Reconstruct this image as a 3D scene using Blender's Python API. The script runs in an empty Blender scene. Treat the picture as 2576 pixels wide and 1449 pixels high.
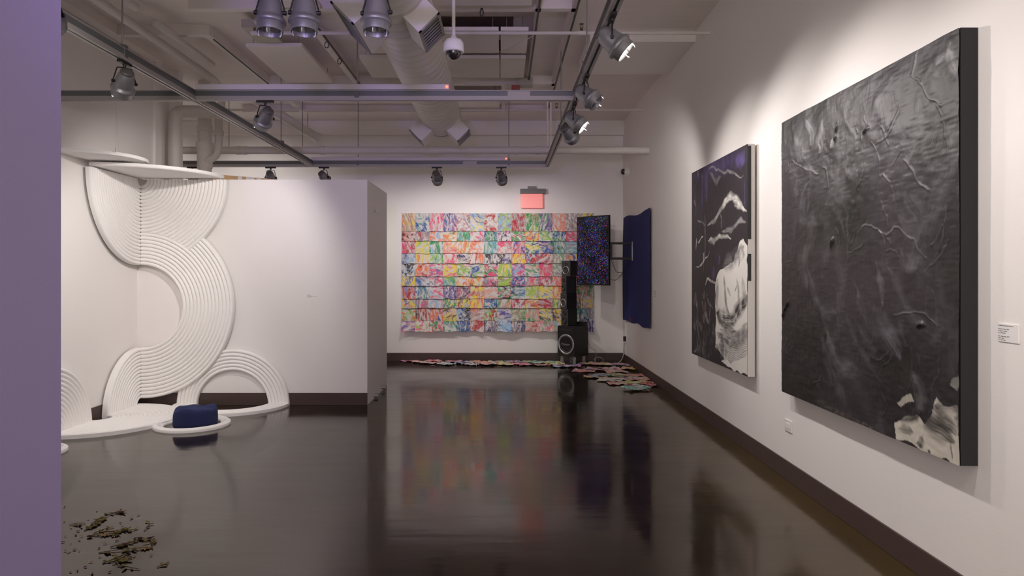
import bpy, math, random
import numpy as np
from mathutils import Vector, Matrix
random.seed(7); RNG = np.random.default_rng(11)
S = bpy.context.scene
COL = S.collection
PI = math.pi
# ------------------------------------------------------------------ camera, world, exposure
cam_d = bpy.data.cameras.new('camera'); cam = bpy.data.objects.new('camera', cam_d); COL.objects.link(cam)
F = 1753.0; EYE = 1.5
cam.location = (0, 0, EYE); cam.rotation_euler = (PI/2, 0, 0)
cam_d.sensor_width = 36; cam_d.lens = 36*F/2576
cam_d.shift_x = 26/2576; cam_d.shift_y = -36.5/2576
cam_d.clip_start = .05
S.camera = cam
S.view_settings.view_transform = 'Standard'; S.view_settings.look = 'None'
S.view_settings.gamma = 1; S.view_settings.use_curve_mapping = False
S.view_settings.exposure = 0.0
S.cycles.diffuse_bounces = 8; S.cycles.max_bounces = 12; S.cycles.sample_clamp_indirect = 6
W = bpy.data.worlds.new('world'); S.world = W; W.use_nodes = True
W.node_tree.nodes['Background'].inputs[0].default_value = (.95, .86, .82, 1)
W.node_tree.nodes['Background'].inputs[1].default_value = 2.9
LAMP_W = 66.0          # power of one track spotlight
WARM = (1.0, .935, .90)
# purple gallery light from the room behind the camera
def spot(name, loc, aim, power, size, blend, color, radius=.03, parent=None):
    l = bpy.data.lights.new(name, 'SPOT'); l.energy = power; l.spot_size = size; l.spot_blend = blend
    l.color = color; l.shadow_soft_size = radius
    o = bpy.data.objects.new(name, l); COL.objects.link(o)
    o.location = loc; o.rotation_euler = (Vector(aim)-Vector(loc)).to_track_quat('-Z', 'Y').to_euler()
    if parent is not None: o.parent = parent
    return o
spot('purple_light', (-.3, -1.6, 2.0), (-1.55, 2.2, 1.9), 90, math.radians(58), .8, (.46, .40, 1.0), .15)
spot('purple_light', (-.5, -1.0, 2.2), (-.85, 4.3, 3.2), 300, math.radians(40), .9, (.50, .34, 1.0), .12)

# ------------------------------------------------------------------ helpers
def fx(px, D): return (px-1262)*D/F            # photograph column at distance D -> x
def fz(py, D): return EYE-(py-688)*D/F         # photograph row at distance D -> z
def floor_pt(px, py):
    D = EYE*F/(py-688); return (fx(px, D), D)
def lin(c):
    c = c/255.0
    return c/12.92 if c <= .04045 else ((c+.055)/1.055)**2.4
def rgb(r, g, b): return (lin(r), lin(g), lin(b))

class MB:
    def __init__(s): s.v = []; s.f = []; s.sm = []
    def add(s, vs, fs, smooth=False):
        o = len(s.v); s.v += [tuple(p) for p in vs]
        s.f += [tuple(i+o for i in f) for f in fs]; s.sm += [smooth]*len(fs)
        return s
    def box(s, x0, x1, y0, y1, z0, z1, M=None):
        vs = [Vector((x, y, z)) for x in (x0, x1) for y in (y0, y1) for z in (z0, z1)]
        if M is not None: vs = [M @ v for v in vs]
        return s.add(vs, [(0, 1, 3, 2), (4, 6, 7, 5), (0, 4, 5, 1), (2, 3, 7, 6), (0, 2, 6, 4), (1, 5, 7, 3)])
    def cyl(s, p0, p1, r0, r1=None, n=20, caps=True):
        r1 = r0 if r1 is None else r1
        p0 = Vector(p0); p1 = Vector(p1); d = (p1-p0).normalized()
        a = d.orthogonal().normalized(); b = d.cross(a)
        vs = []
        for p, r in ((p0, r0), (p1, r1)):
            for i in range(n):
                t = 2*PI*i/n; vs.append(p+(a*math.cos(t)+b*math.sin(t))*r)
        s.add(vs, [(i, (i+1) % n, n+(i+1) % n, n+i) for i in range(n)], True)
        if caps: s.add(vs[:n], [tuple(range(n))[::-1]]); s.add(vs[n:], [tuple(range(n))])
        return s
    def tube(s, pts, r, n=8, closed=False):
        pts = [Vector(p) for p in pts]; m = len(pts); vs = []; a = None
        for i, p in enumerate(pts):
            q0 = pts[i-1] if (i > 0 or closed) else p; q1 = pts[(i+1) % m] if (i < m-1 or closed) else p
            d = (q1-q0).normalized()
            a = d.orthogonal().normalized() if a is None else (a-d*a.dot(d)).normalized()
            b = d.cross(a); rr = r[i] if isinstance(r, (list, tuple)) else r
            for k in range(n):
                t = 2*PI*k/n; vs.append(p+(a*math.cos(t)+b*math.sin(t))*rr)
        fs = [(i*n+k, i*n+(k+1) % n, ((i+1) % m)*n+(k+1) % n, ((i+1) % m)*n+k) for i in range(m if closed else m-1) for k in range(n)]
        if not closed: fs += [tuple(range(n))[::-1], tuple(range((m-1)*n, m*n))]
        return s.add(vs, fs, True)
    def lathe(s, prof, n=32, M=None):
        vs = []
        for (r, z) in prof:
            for i in range(n):
                t = 2*PI*i/n; v = Vector((r*math.cos(t), r*math.sin(t), z)); vs.append(M @ v if M is not None else v)
        m = len(prof)
        return s.add(vs, [(j*n+i, j*n+(i+1) % n, (j+1)*n+(i+1) % n, (j+1)*n+i) for j in range(m-1) for i in range(n)], True)
    def grid(s, P, smooth=True):      # P[i][j] points
        m = len(P); n = len(P[0])
        return s.add([p for row in P for p in row], [(i*n+j, i*n+j+1, (i+1)*n+j+1, (i+1)*n+j) for i in range(m-1) for j in range(n-1)], smooth)
    def build(s, name, m, parent=None, bevel=0, loc=None):
        me = bpy.data.meshes.new(name); me.from_pydata(s.v, [], s.f); me.update()
        me.polygons.foreach_set('use_smooth', s.sm)
        import bmesh
        bm = bmesh.new(); bm.from_mesh(me)
        bmesh.ops.recalc_face_normals(bm, faces=bm.faces); bm.to_mesh(me); bm.free()
        if m: me.materials.append(m)
        o = bpy.data.objects.new(name, me); COL.objects.link(o)
        if parent is not None: o.parent = parent
        if bevel:
            md = o.modifiers.new('bevel', 'BEVEL'); md.width = bevel; md.segments = 2; md.limit_method = 'ANGLE'; md.angle_limit = .9
        return o
def tag(o, label=None, cat=None, group=None, kind=None):
    if label: o['label'] = label
    if cat: o['category'] = cat
    if group: o['group'] = group
    if kind: o['kind'] = kind
    return o
def empty(name, loc, label=None, cat=None, group=None):
    o = bpy.data.objects.new(name, None); o.location = loc; o.empty_display_size = .1; COL.objects.link(o)
    return tag(o, label, cat, group)
def rebase(root):                    # parts are modelled in world coordinates; keep them there under their root
    bpy.context.view_layer.update()
    inv = root.matrix_world.inverted()
    for c in root.children: c.matrix_parent_inverse = inv
def smoothcurve(pts, n=8):
    pts = [Vector(p) for p in pts]; out = []
    for i in range(len(pts)-1):
        p0 = pts[max(i-1, 0)]; p1 = pts[i]; p2 = pts[i+1]; p3 = pts[min(i+2, len(pts)-1)]
        for k in range(n):
            t = k/n
            out.append(.5*((2*p1)+(p2-p0)*t+(2*p0-5*p1+4*p2-p3)*t*t+(3*p1-p0-3*p2+p3)*t**3))
    out.append(pts[-1]); return out

# ------------------------------------------------------------------ materials
def mat(name, color, rough=.6, metal=0, bump=0, bscale=60, var=0, vscale=3, spec=.5, emis=None, estr=0, alpha=None, trans=0, coat=0, stretch=None):
    m = bpy.data.materials.new(name); m.use_nodes = True
    nt = m.node_tree; N = nt.nodes; L = nt.links; b = N['Principled BSDF']
    b.inputs['Base Color'].default_value = (*color, 1); b.inputs['Roughness'].default_value = rough
    b.inputs['Metallic'].default_value = metal; b.inputs['Specular IOR Level'].default_value = spec
    if trans: b.inputs['Transmission Weight'].default_value = trans
    if coat: b.inputs['Coat Weight'].default_value = coat
    if emis: b.inputs['Emission Color'].default_value = (*emis, 1); b.inputs['Emission Strength'].default_value = estr
    tc = N.new('ShaderNodeTexCoord'); mp = N.new('ShaderNodeMapping'); L.new(tc.outputs['Object'], mp.inputs[0])
    if stretch: mp.inputs['Scale'].default_value = stretch
    nz = N.new('ShaderNodeTexNoise'); nz.inputs['Scale'].default_value = vscale; nz.inputs['Detail'].default_value = 5; L.new(mp.outputs[0], nz.inputs['Vector'])
    if var:
        mx = N.new('ShaderNodeMix'); mx.data_type = 'RGBA'
        mx.inputs[6].default_value = (*[c*(1-var) for c in color], 1); mx.inputs[7].default_value = (*[min(1, c*(1+var)) for c in color], 1)
        L.new(nz.outputs[0], mx.inputs[0]); L.new(mx.outputs[2], b.inputs['Base Color'])
    if bump:
        n2 = N.new('ShaderNodeTexNoise'); n2.inputs['Scale'].default_value = bscale; n2.inputs['Detail'].default_value = 3; L.new(mp.outputs[0], n2.inputs['Vector'])
        bp = N.new('ShaderNodeBump'); bp.inputs['Strength'].default_value = bump; bp.inputs['Distance'].default_value = .01
        L.new(n2.outputs[0], bp.inputs['Height']); L.new(bp.outputs[0], b.inputs['Normal'])
    return m
M_wall = mat('wall_paint', (.87, .835, .815), .55, var=.02, vscale=1.5, bump=.06, bscale=160)
M_wallL = mat('purple_lit_wall', (.155, .125, .215), .6, var=.02, vscale=1.2, bump=.06, bscale=160)  # white wall; the purple light falling on it is put into the colour
M_ceil = mat('ceiling_paint', (.82, .76, .73), .7, var=.05, vscale=2, bump=.35, bscale=9, stretch=(.6, 12, 1))
M_beam = mat('painted_steel', (.80, .75, .72), .55, var=.06, vscale=5)
M_panel = mat('acoustic_board', (.85, .80, .77), .8, var=.03, vscale=3)
M_base = mat('rubber_baseboard', rgb(74, 58, 54), .55, var=.08, vscale=4, bump=.05)
M_rail = mat('grey_rail', rgb(112, 114, 116), .45, metal=.35, var=.05, vscale=6)
M_raill = mat('pale_rail_flange', rgb(172, 168, 166), .45, metal=.2)
M_slot = mat('black_slot', (.012, .012, .012), .5)
M_ballast = mat('lilac_white_cover', (.68, .64, .70), .45)
M_pipe = mat('painted_pipe', (.70, .66, .63), .5, var=.06, vscale=6)
M_rod = mat('threaded_rod', (.33, .33, .33), .4, metal=.6)
M_cond = mat('dark_conduit', (.07, .062, .055), .5, metal=.3)
M_duct = mat('spiral_duct_paint', (.76, .72, .70), .45, var=.03, vscale=4)
M_grille = mat('grille_frame', (.30, .29, .28), .5)
M_dark = mat('duct_inside', (.02, .018, .016), .8)
M_lamp = mat('lamp_aluminium', (.30, .30, .31), .42, metal=.55, var=.08, vscale=20)
M_lampd = mat('lamp_dark_cap', (.14, .135, .13), .5, metal=.3)
M_refl = mat('lamp_reflector', (.62, .61, .62), .22, metal=.9)
M_clip = mat('lamp_clip', (.75, .75, .75), .35, metal=.3)
M_glow = mat('lit_lens', (1, 1, 1), .5, emis=(1, .93, .84), estr=18)
M_black = mat('black_metal', (.018, .017, .017), .45, metal=.2)
M_white = mat('white_foam', (.90, .88, .865), .6, var=.012, vscale=3)
M_wood = mat('raw_lumber', (.62, .40, .22), .7, var=.22, vscale=9, stretch=(1, 6, 6))
M_tape = mat('white_tape', (.82, .80, .76), .6)
M_speaker = mat('speaker_vinyl', (.012, .011, .011), .42, var=.2, vscale=12)
M_spkface = mat('speaker_baffle', (.045, .042, .042), .5)
M_cone = mat('speaker_cone', (.03, .03, .032), .35, metal=.2)
M_silver = mat('silver_ring', (.55, .55, .56), .3, metal=.8)
M_acr = mat('clear_acrylic', (.9, .9, .9), .08, trans=.85)
M_cloth = mat('ultramarine_canvas', rgb(36, 40, 108), .9, var=.25, vscale=3, bump=.4, bscale=240)
M_red = mat('red_paint', rgb(150, 40, 45), .6)
M_pouf = mat('navy_felt', rgb(36, 44, 88), .95, var=.15, vscale=6, bump=.5, bscale=180)
M_plate = mat('switch_plate', (.80, .78, .74), .4)
M_paperw = mat('label_paper', (.83, .81, .80), .6)
M_ink = mat('label_ink', (.16, .13, .14), .7)
M_greenish = mat('beige_box', (.42, .40, .33), .5)
M_cable = mat('black_cable', (.02, .02, .02), .5)
M_cablew = mat('grey_cable', (.42, .40, .38), .5)
M_redw = mat('red_conduit_paint', (.30, .06, .05), .5)
M_ledred = mat('red_led', (1, .1, .05), .4, emis=(1, .08, .03), estr=6)
M_dome = mat('dark_dome', (.03, .026, .026), .08, coat=.6)
M_brass = mat('aged_brass', (.16, .12, .07), .45, metal=.6)
M_stem = mat('dry_stem', rgb(100, 88, 46), .8, var=.3, vscale=30)
M_leaf = mat('dry_leaf', rgb(152, 138, 78), .8, var=.35, vscale=30)
M_petr = mat('dark_red_petal', rgb(112, 48, 62), .8, var=.3, vscale=30)
M_petc = mat('cream_petal', rgb(200, 172, 130), .8, var=.2, vscale=30)
M_petp = mat('dull_purple_petal', rgb(70, 48, 58), .8, var=.3, vscale=30)

def floor_material():
    m = bpy.data.materials.new('polished_concrete'); m.use_nodes = True
    nt = m.node_tree; N = nt.nodes; L = nt.links; b = N['Principled BSDF']
    tc = N.new('ShaderNodeTexCoord')
    def noise(scale, st=(1, 1, 1), det=6, dist=0):
        mp = N.new('ShaderNodeMapping'); mp.inputs['Scale'].default_value = st; L.new(tc.outputs['Object'], mp.inputs[0])
        n = N.new('ShaderNodeTexNoise'); n.inputs['Scale'].default_value = scale; n.inputs['Detail'].default_value = det
        n.inputs['Distortion'].default_value = dist; L.new(mp.outputs[0], n.inputs['Vector']); return n
    n1 = noise(.9, det=8, dist=.6); r = N.new('ShaderNodeValToRGB'); L.new(n1.outputs[0], r.inputs[0])
    e = r.color_ramp.elements
    e[0].position = .32; e[0].color = (.021, .0135, .0085, 1); e[1].position = .7; e[1].color = (.045, .029, .019, 1)
    k = r.color_ramp.elements.new(.52); k.color = (.031, .0205, .0135, 1)
    n2 = noise(14, st=(.5, 1.2, 1)); mx = N.new('ShaderNodeMix'); mx.data_type = 'RGBA'; mx.blend_type = 'MULTIPLY'; mx.inputs[0].default_value = .45
    L.new(r.outputs[0], mx.inputs[6]); L.new(n2.outputs[0], mx.inputs[7])
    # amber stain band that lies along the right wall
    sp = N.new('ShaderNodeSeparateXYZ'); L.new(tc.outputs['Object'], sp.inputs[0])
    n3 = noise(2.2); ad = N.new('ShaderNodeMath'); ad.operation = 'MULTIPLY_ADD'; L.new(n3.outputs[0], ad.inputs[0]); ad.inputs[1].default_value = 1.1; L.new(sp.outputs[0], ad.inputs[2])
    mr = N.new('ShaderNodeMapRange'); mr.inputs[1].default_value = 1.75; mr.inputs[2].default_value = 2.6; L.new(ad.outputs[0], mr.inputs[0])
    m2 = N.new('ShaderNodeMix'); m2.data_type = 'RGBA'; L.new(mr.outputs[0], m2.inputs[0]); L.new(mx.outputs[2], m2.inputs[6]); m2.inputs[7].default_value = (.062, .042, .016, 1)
    L.new(m2.outputs[2], b.inputs['Base Color'])
    n4 = noise(1.6, det=7); rr = N.new('ShaderNodeMapRange'); rr.inputs[1].default_value = .3; rr.inputs[2].default_value = .7
    rr.inputs[3].default_value = .07; rr.inputs[4].default_value = .19; L.new(n4.outputs[0], rr.inputs[0]); L.new(rr.outputs[0], b.inputs['Roughness'])
    n5 = noise(2.4, st=(.35, 1.6, 1), det=4); bp = N.new('ShaderNodeBump'); bp.inputs['Strength'].default_value = .10; bp.inputs['Distance'].default_value = .02
    L.new(n5.outputs[0], bp.inputs['Height']); L.new(bp.outputs[0], b.inputs['Normal'])
    b.inputs['IOR'].default_value = 1.46; b.inputs['Specular Tint'].default_value = (1, .72, .52, 1)
    return m
M_floor = floor_material()

def paper_material():
    m = bpy.data.materials.new('streaked_painted_paper'); m.use_nodes = True
    nt = m.node_tree; N = nt.nodes; L = nt.links; b = N['Principled BSDF']; b.inputs['Roughness'].default_value = .75
    uv = N.new('ShaderNodeUVMap'); uv.uv_map = 'uv'
    def mask(off, lo, hi, scale, dist):
        mp = N.new('ShaderNodeMapping'); mp.inputs['Location'].default_value = (off, off*.7, off); L.new(uv.outputs[0], mp.inputs[0])
        n = N.new('ShaderNodeTexNoise'); n.inputs['Scale'].default_value = scale; n.inputs['Detail'].default_value = 7; n.inputs['Roughness'].default_value = .62
        n.inputs['Distortion'].default_value = dist; L.new(mp.outputs[0], n.inputs['Vector'])
        r = N.new('ShaderNodeMapRange'); r.interpolation_type = 'SMOOTHSTEP'; r.inputs[1].default_value = lo; r.inputs[2].default_value = hi; L.new(n.outputs[0], r.inputs[0]); return r
    prev = None
    for name, off, lo, hi, sc, di in (('c3', 3.1, .43, .61, 1.9, 1.2), ('c2', 11.7, .475, .59, 2.2, 1.8), ('c1', 23.4, .475, .575, 2.0, 1.5)):
        a = N.new('ShaderNodeAttribute'); a.attribute_name = name; k = mask(off, lo, hi, sc, di)
        mx = N.new('ShaderNodeMix'); mx.data_type = 'RGBA'
        if prev is None: mx.inputs[6].default_value = (.70, .655, .63, 1)
        else: L.new(prev, mx.inputs[6])
        pw = N.new('ShaderNodeMath'); pw.operation = 'MULTIPLY'; pw.inputs[1].default_value = .95; L.new(k.outputs[0], pw.inputs[0])
        L.new(pw.outputs[0], mx.inputs[0]); L.new(a.outputs['Color'], mx.inputs[7]); prev = mx.outputs[2]
    k = mask(41, .50, .66, 5.0, 2.2); mx = N.new('ShaderNodeMix'); mx.data_type = 'RGBA'; L.new(k.outputs[0], mx.inputs[0]); L.new(prev, mx.inputs[6]); mx.inputs[7].default_value = (.66, .62, .60, 1)
    ml = N.new('ShaderNodeMath'); ml.operation = 'MULTIPLY'; ml.inputs[1].default_value = .8; L.new(k.outputs[0], ml.inputs[0]); L.new(ml.outputs[0], mx.inputs[0])
    L.new(mx.outputs[2], b.inputs['Base Color'])
    return m
M_paper = paper_material()

def screen_material():
    m = bpy.data.materials.new('pixel_noise_screen'); m.use_nodes = True
    nt = m.node_tree; N = nt.nodes; L = nt.links; b = N['Principled BSDF']
    b.inputs['Base Color'].default_value = (.006, .005, .008, 1); b.inputs['Roughness'].default_value = .18
    uv = N.new('ShaderNodeUVMap'); uv.uv_map = 'uv'
    v = N.new('ShaderNodeTexVoronoi'); v.inputs['Scale'].default_value = 150; L.new(uv.outputs[0], v.inputs['Vector'])
    sx = N.new('ShaderNodeSeparateColor'); L.new(v.outputs['Color'], sx.inputs[0])
    n = N.new('ShaderNodeTexNoise'); n.inputs['Scale'].default_value = 4.5; n.inputs['Detail'].default_value = 3; L.new(uv.outputs[0], n.inputs['Vector'])
    th = N.new('ShaderNodeMapRange'); th.inputs[1].default_value = .3; th.inputs[2].default_value = .7; th.inputs[3].default_value = .98; th.inputs[4].default_value = .45; L.new(n.outputs[0], th.inputs[0])
    gt = N.new('ShaderNodeMath'); gt.operation = 'GREATER_THAN'; L.new(sx.outputs[0], gt.inputs[0]); L.new(th.outputs[0], gt.inputs[1])
    ds = N.new('ShaderNodeMath'); ds.operation = 'LESS_THAN'; L.new(v.outputs['Distance'], ds.inputs[0]); ds.inputs[1].default_value = .36
    mu = N.new('ShaderNodeMath'); mu.operation = 'MULTIPLY'; L.new(gt.outputs[0], mu.inputs[0]); L.new(ds.outputs[0], mu.inputs[1])
    r = N.new('ShaderNodeValToRGB'); r.color_ramp.interpolation = 'CONSTANT'; L.new(sx.outputs[1], r.inputs[0])
    cols = [(.02, .06, .9), (.05, .25, .9), (.0, .6, .08), (.9, .02, .04), (.02, .03, .8), (.7, .3, .05), (.1, .1, .95), (.35, .05, .8)]
    e = r.color_ramp.elements; e[0].color = (*cols[0], 1); e[0].position = 0; e[1].position = .13; e[1].color = (*cols[1], 1)
    for i, c in enumerate(cols[2:]):
        k = e.new([.25, .40, .58, .76, .84, .95][i]); k.color = (*c, 1)
    L.new(r.outputs[0], b.inputs['Emission Color'])
    st = N.new('ShaderNodeMath'); st.operation = 'MULTIPLY'; st.inputs[1].default_value = 1.7; L.new(mu.outputs[0], st.inputs[0]); L.new(st.outputs[0], b.inputs['Emission Strength'])
    return m
M_screen = screen_material()

def canvas_material(name, rough, spec):
    m = bpy.data.materials.new(name); m.use_nodes = True
    nt = m.node_tree; N = nt.nodes; L = nt.links; b = N['Principled BSDF']; b.inputs['Roughness'].default_value = rough; b.inputs['Specular IOR Level'].default_value = spec
    a = N.new('ShaderNodeAttribute'); a.attribute_name = 'paint'; L.new(a.outputs['Color'], b.inputs['Base Color'])
    tc = N.new('ShaderNodeTexCoord'); mp = N.new('ShaderNodeMapping'); mp.inputs['Scale'].default_value = (1, 1, .5); mp.inputs['Rotation'].default_value = (.5, 0, 0); L.new(tc.outputs['Object'], mp.inputs[0])
    n = N.new('ShaderNodeTexNoise'); n.inputs['Scale'].default_value = 9; n.inputs['Detail'].default_value = 9; n.inputs['Distortion'].default_value = 1.4; L.new(mp.outputs[0], n.inputs['Vector'])
    bp = N.new('ShaderNodeBump'); bp.inputs['Strength'].default_value = .35; bp.inputs['Distance'].default_value = .012; L.new(n.outputs[0], bp.inputs['Height']); L.new(bp.outputs[0], b.inputs['Normal'])
    return m

# ------------------------------------------------------------------ setting
XR, XL, YB, ZC = 2.08, -4.15, 11.95, 4.10       # right wall, left wall, back wall, ceiling deck
YP, XP, YP2, ZP = 7.94, -1.531, 9.29, 2.57      # partition front, end, back, top
BB = .14
def struct(name, mb, m, bevel=0):
    o = mb.build(name, m, None, bevel); o['kind'] = 'structure'; return o
def bx(*a): return MB().box(*a)
struct('floor', bx(-7.2, XR+.15, -4.2, YB+.15, -.12, 0), M_floor)
struct('ceiling', bx(-7.2, XR+.15, -4.2, YB+.15, ZC, ZC+.15), M_ceil)
struct('wall_right', bx(XR, XR+.15, -4.2, YB+.15, 0, ZC), M_wall)
struct('wall_back', bx(-7.2, XR, YB, YB+.15, 0, ZC), M_wall)
struct('wall_left', bx(XL-.18, XL, -4.0, 8.30, 0, ZC), M_wall)
struct('wall_far_left', bx(-7.2, -7.05, 8.0, YB, 0, ZC), M_wall)
struct('wall_behind_left', bx(-7.05, XL-.18, 8.0, 8.15, 0, ZC), M_wall)
xa, xb = fx(153.5, 2.2), fx(150, 2.42)      # wall end slanted back so its side face stays hidden
struct('wall_foreground', MB().add([(XL, 2.2, 0), (xa, 2.2, 0), (xb, 2.42, 0), (XL, 2.42, 0), (XL, 2.2, ZC), (xa, 2.2, ZC), (xb, 2.42, ZC), (XL, 2.42, ZC)], [(0, 1, 5, 4), (1, 2, 6, 5), (2, 3, 7, 6), (3, 0, 4, 7), (0, 3, 2, 1), (4, 5, 6, 7)]), M_wallL)
struct('wall_partition', bx(XL, XP, YP, YP2, 0, ZP), M_wall)
struct('wall_pilaster', bx(XL-.18, XL+.03, 8.30, 8.44, 0, ZC), M_wall)
struct('wall_recess', bx(XL-.18, XL-.10, 8.44, 9.05, 0, ZC), M_wall)
t = .012
struct('baseboard_right', bx(XR-t, XR, -4, YB, 0, BB), M_base, .003)
struct('baseboard_back', bx(-7, XR-t, YB-t, YB, 0, BB), M_base, .003)
struct('baseboard_left', bx(XL, XL+t, 2.42, YP, 0, BB), M_base, .003)
struct('baseboard_partition', bx(XL+t, XP+.002, YP-t, YP, 0, BB), M_base, .003)
# ceiling grid beams (run between the painted deck boards)
bz = 3.99
def beam(x0, x1, y0, y1, z0=bz): return struct('trim_%d' % beam.n, bx(x0, x1, y0, y1, z0, ZC), M_beam)
beam.n = 0
for a in [(-2.95, .72, 6.55, 6.63), (-4.0, -3.05, 7.27, 7.35), (-3.05, .72, 9.15, 9.25), (-4.0, .72, 10.75, 10.85), (-3.1, .72, 4.6, 4.68)]:
    beam.n += 1; beam(*a)
for a in [(-3.12, -3.04, 7.35, 10.75), (.66, .74, 4.0, 10.75), (.32, .37, 4.0, 9.15), (-1.95, -1.88, 4.0, 9.15), (-4.12, -4.0, -3.9, 8.2), (.0, .05, 9.25, 10.75)]:
    beam.n += 1; beam(*a)
beam.n += 1; struct('trim_%d' % beam.n, bx(.95, XR, 7.47, 8.7, 3.985, ZC), M_wall)
beam.n += 1; struct('trim_%d' % beam.n, bx(-7, XR, YB-.10, YB, 3.86, ZC), M_wall)

# ------------------------------------------------------------------ ceiling things
def acoustic(x0, x1, y0, y1, label, z=3.935):
    k_ = (z-EYE)/2.42; x0, x1, y0, y1 = x0*k_, x1*k_, y0*k_, y1*k_
    o = MB().box(x0, x1, y0, y1, z, z+.04).build('acoustic_panel', M_panel, None, .004)
    o.location = ((x0+x1)/2, (y0+y1)/2, z)
    for v in o.data.vertices: v.co -= o.location
    for hx in (x0+.06, x1-.06):
        for hy in (y0+.08, y1-.08): MB().cyl((hx-o.location.x, hy-o.location.y, .04), (hx-o.location.x, hy-o.location.y, ZC-z), .004, n=6).build('hanger_rod', M_rod, o)
    return tag(o, label, 'ceiling panel', 'white ceiling panels')
acoustic(-2.73, -2.13, 7.43, 8.84, 'broad square white ceiling panel left of the duct, behind two purple-tinted lamps')
acoustic(-1.40, -.03, 6.94, 7.66, 'white ceiling panel in the middle row, partly behind the duct')
acoustic(-.29+.28, .27, 6.94, 7.66, 'small white ceiling panel in the middle row, right of the seam')
acoustic(-1.60, -.03, 7.83, 8.62, 'white ceiling panel in the far row, crossed by the duct')
acoustic(-.01, .27, 7.83, 8.62, 'small white ceiling panel in the far row, beyond the dome camera')
acoustic(-1.25, -.03, 9.4, 10.2, 'farthest white ceiling panel, seen under the near lighting rail')
acoustic(-1.4, .27, 5.2, 6.3, 'nearest white ceiling panel at the top edge, right of the duct')
acoustic(-2.05, -1.65, 5.2, 6.35, 'pale ceiling panel corner at the top edge, between lamps and duct')
M_deckshade = mat('painted_deck_shade', (.13, .095, .075), .8, var=.3, vscale=5)  # brown for thin deck patches that paint in the shade beside the panels
for k_, a_ in enumerate([(-.7, .12, 7.05, 7.45), (-.75, .12, 7.75, 8.2)]): tag(MB().box(*a_, ZC-.006, ZC+.001).build('trim_%d' % (31+k_), M_deckshade), kind='structure')
o = MB().box(-2.60, -2.33, 6.95, 7.42, 3.955, 4.04).build('junction_box', M_greenish, None, .006); tag(o, 'beige slab box fixed to the ceiling behind the white sprinkler pipe', 'ceiling box')

def pipe_thing(name, label, cat, pts, r, m, n=16):
    o = MB().tube(pts, r, n).build(name, m); return tag(o, label, cat)
# sprinkler pipes
def sprinkler_pipe(y, z, x0, x1, heads, label):
    root = empty('sprinkler_pipe', (x0, y, z), label, 'pipe')
    MB().cyl((x0, y, z), (x1, y, z), .018, n=14).build('pipe_run', M_pipe, root)
    for hx in heads:
        mb = MB(); mb.cyl((hx, y, z), (hx, y, z+.05), .016, n=12)
        mb.tube([(hx-.012, y, z+.05), (hx-.016, y, z+.07), (hx-.006, y, z+.09)], .003, 6); mb.tube([(hx+.012, y, z+.05), (hx+.016, y, z+.07), (hx+.006, y, z+.09)], .003, 6)
        mb.cyl((hx, y, z+.088), (hx, y, z+.093), .022, n=16); mb.build('sprinkler_head', M_brass, root)
        MB().cyl((hx-.04, y, z), (hx+.04, y, z), .024, n=14).build('pipe_tee', M_pipe, root)
    rebase(root); return root
sprinkler_pipe(6.97, 3.905, fx(634, 6.97), XR, [fx(634, 6.97)+.03, fx(1463, 6.97)], 'thin white sprinkler pipe crossing the ceiling above the near rail')
sprinkler_pipe(10.27, 3.91, -4.6, XR, [fx(1400, 10.27)], 'thin white sprinkler pipe near the back wall ceiling line')
# large pipe
root = empty('drain_pipe', (-4.9, 9.85, 3.24), 'fat pale pipe running across above the far lighting rail', 'pipe')
MB().cyl((-5.4, 9.85, 3.24), (XR, 9.85, 3.24), .053, n=24).build('pipe_run', M_pipe, root)
for px in (600, 616, 812, 1298, 1352): MB().cyl((fx(px, 9.85)-.03, 9.85, 3.24), (fx(px, 9.85)+.03, 9.85, 3.24), .060, n=24).build('pipe_collar', M_pipe, root)
for px in (576, 761, 901, 1280): MB().cyl((fx(px, 9.85), 9.85, 3.29), (fx(px, 9.85), 9.85, ZC), .006, n=8).build('hanger_rod', M_rod, root)
rebase(root)
# long pipes running away from the camera at the upper left
pipe_thing('ceiling_pipe', 'long thin white pipe running back along the upper left ceiling', 'pipe', [(-3.48, -3, 3.85), (-3.48, 8.25, 3.85)], .042, M_pipe)
pipe_thing('ceiling_pipe', 'short yellowed white pipe with a capped end beside the long pipe', 'pipe', [(-3.34, 3, 3.93), (-3.34, 6.35, 3.93)], .042, M_pipe)
pipe_thing('ceiling_pipe', 'second short pipe beside the long pipe, ending near the elbow', 'pipe', [(-3.36, 6.75, 3.93), (-3.36, 8.1, 3.93)], .034, M_pipe)
pipe_thing('elbow_pipe', 'white elbow pipe dropping behind the near rail crossing', 'pipe', smoothcurve([(-3.50, 8.1, 3.85), (-3.48, 8.45, 3.84), (-3.45, 8.55, 3.72), (-3.45, 8.6, 3.45)], 6), .042, M_pipe)
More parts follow.
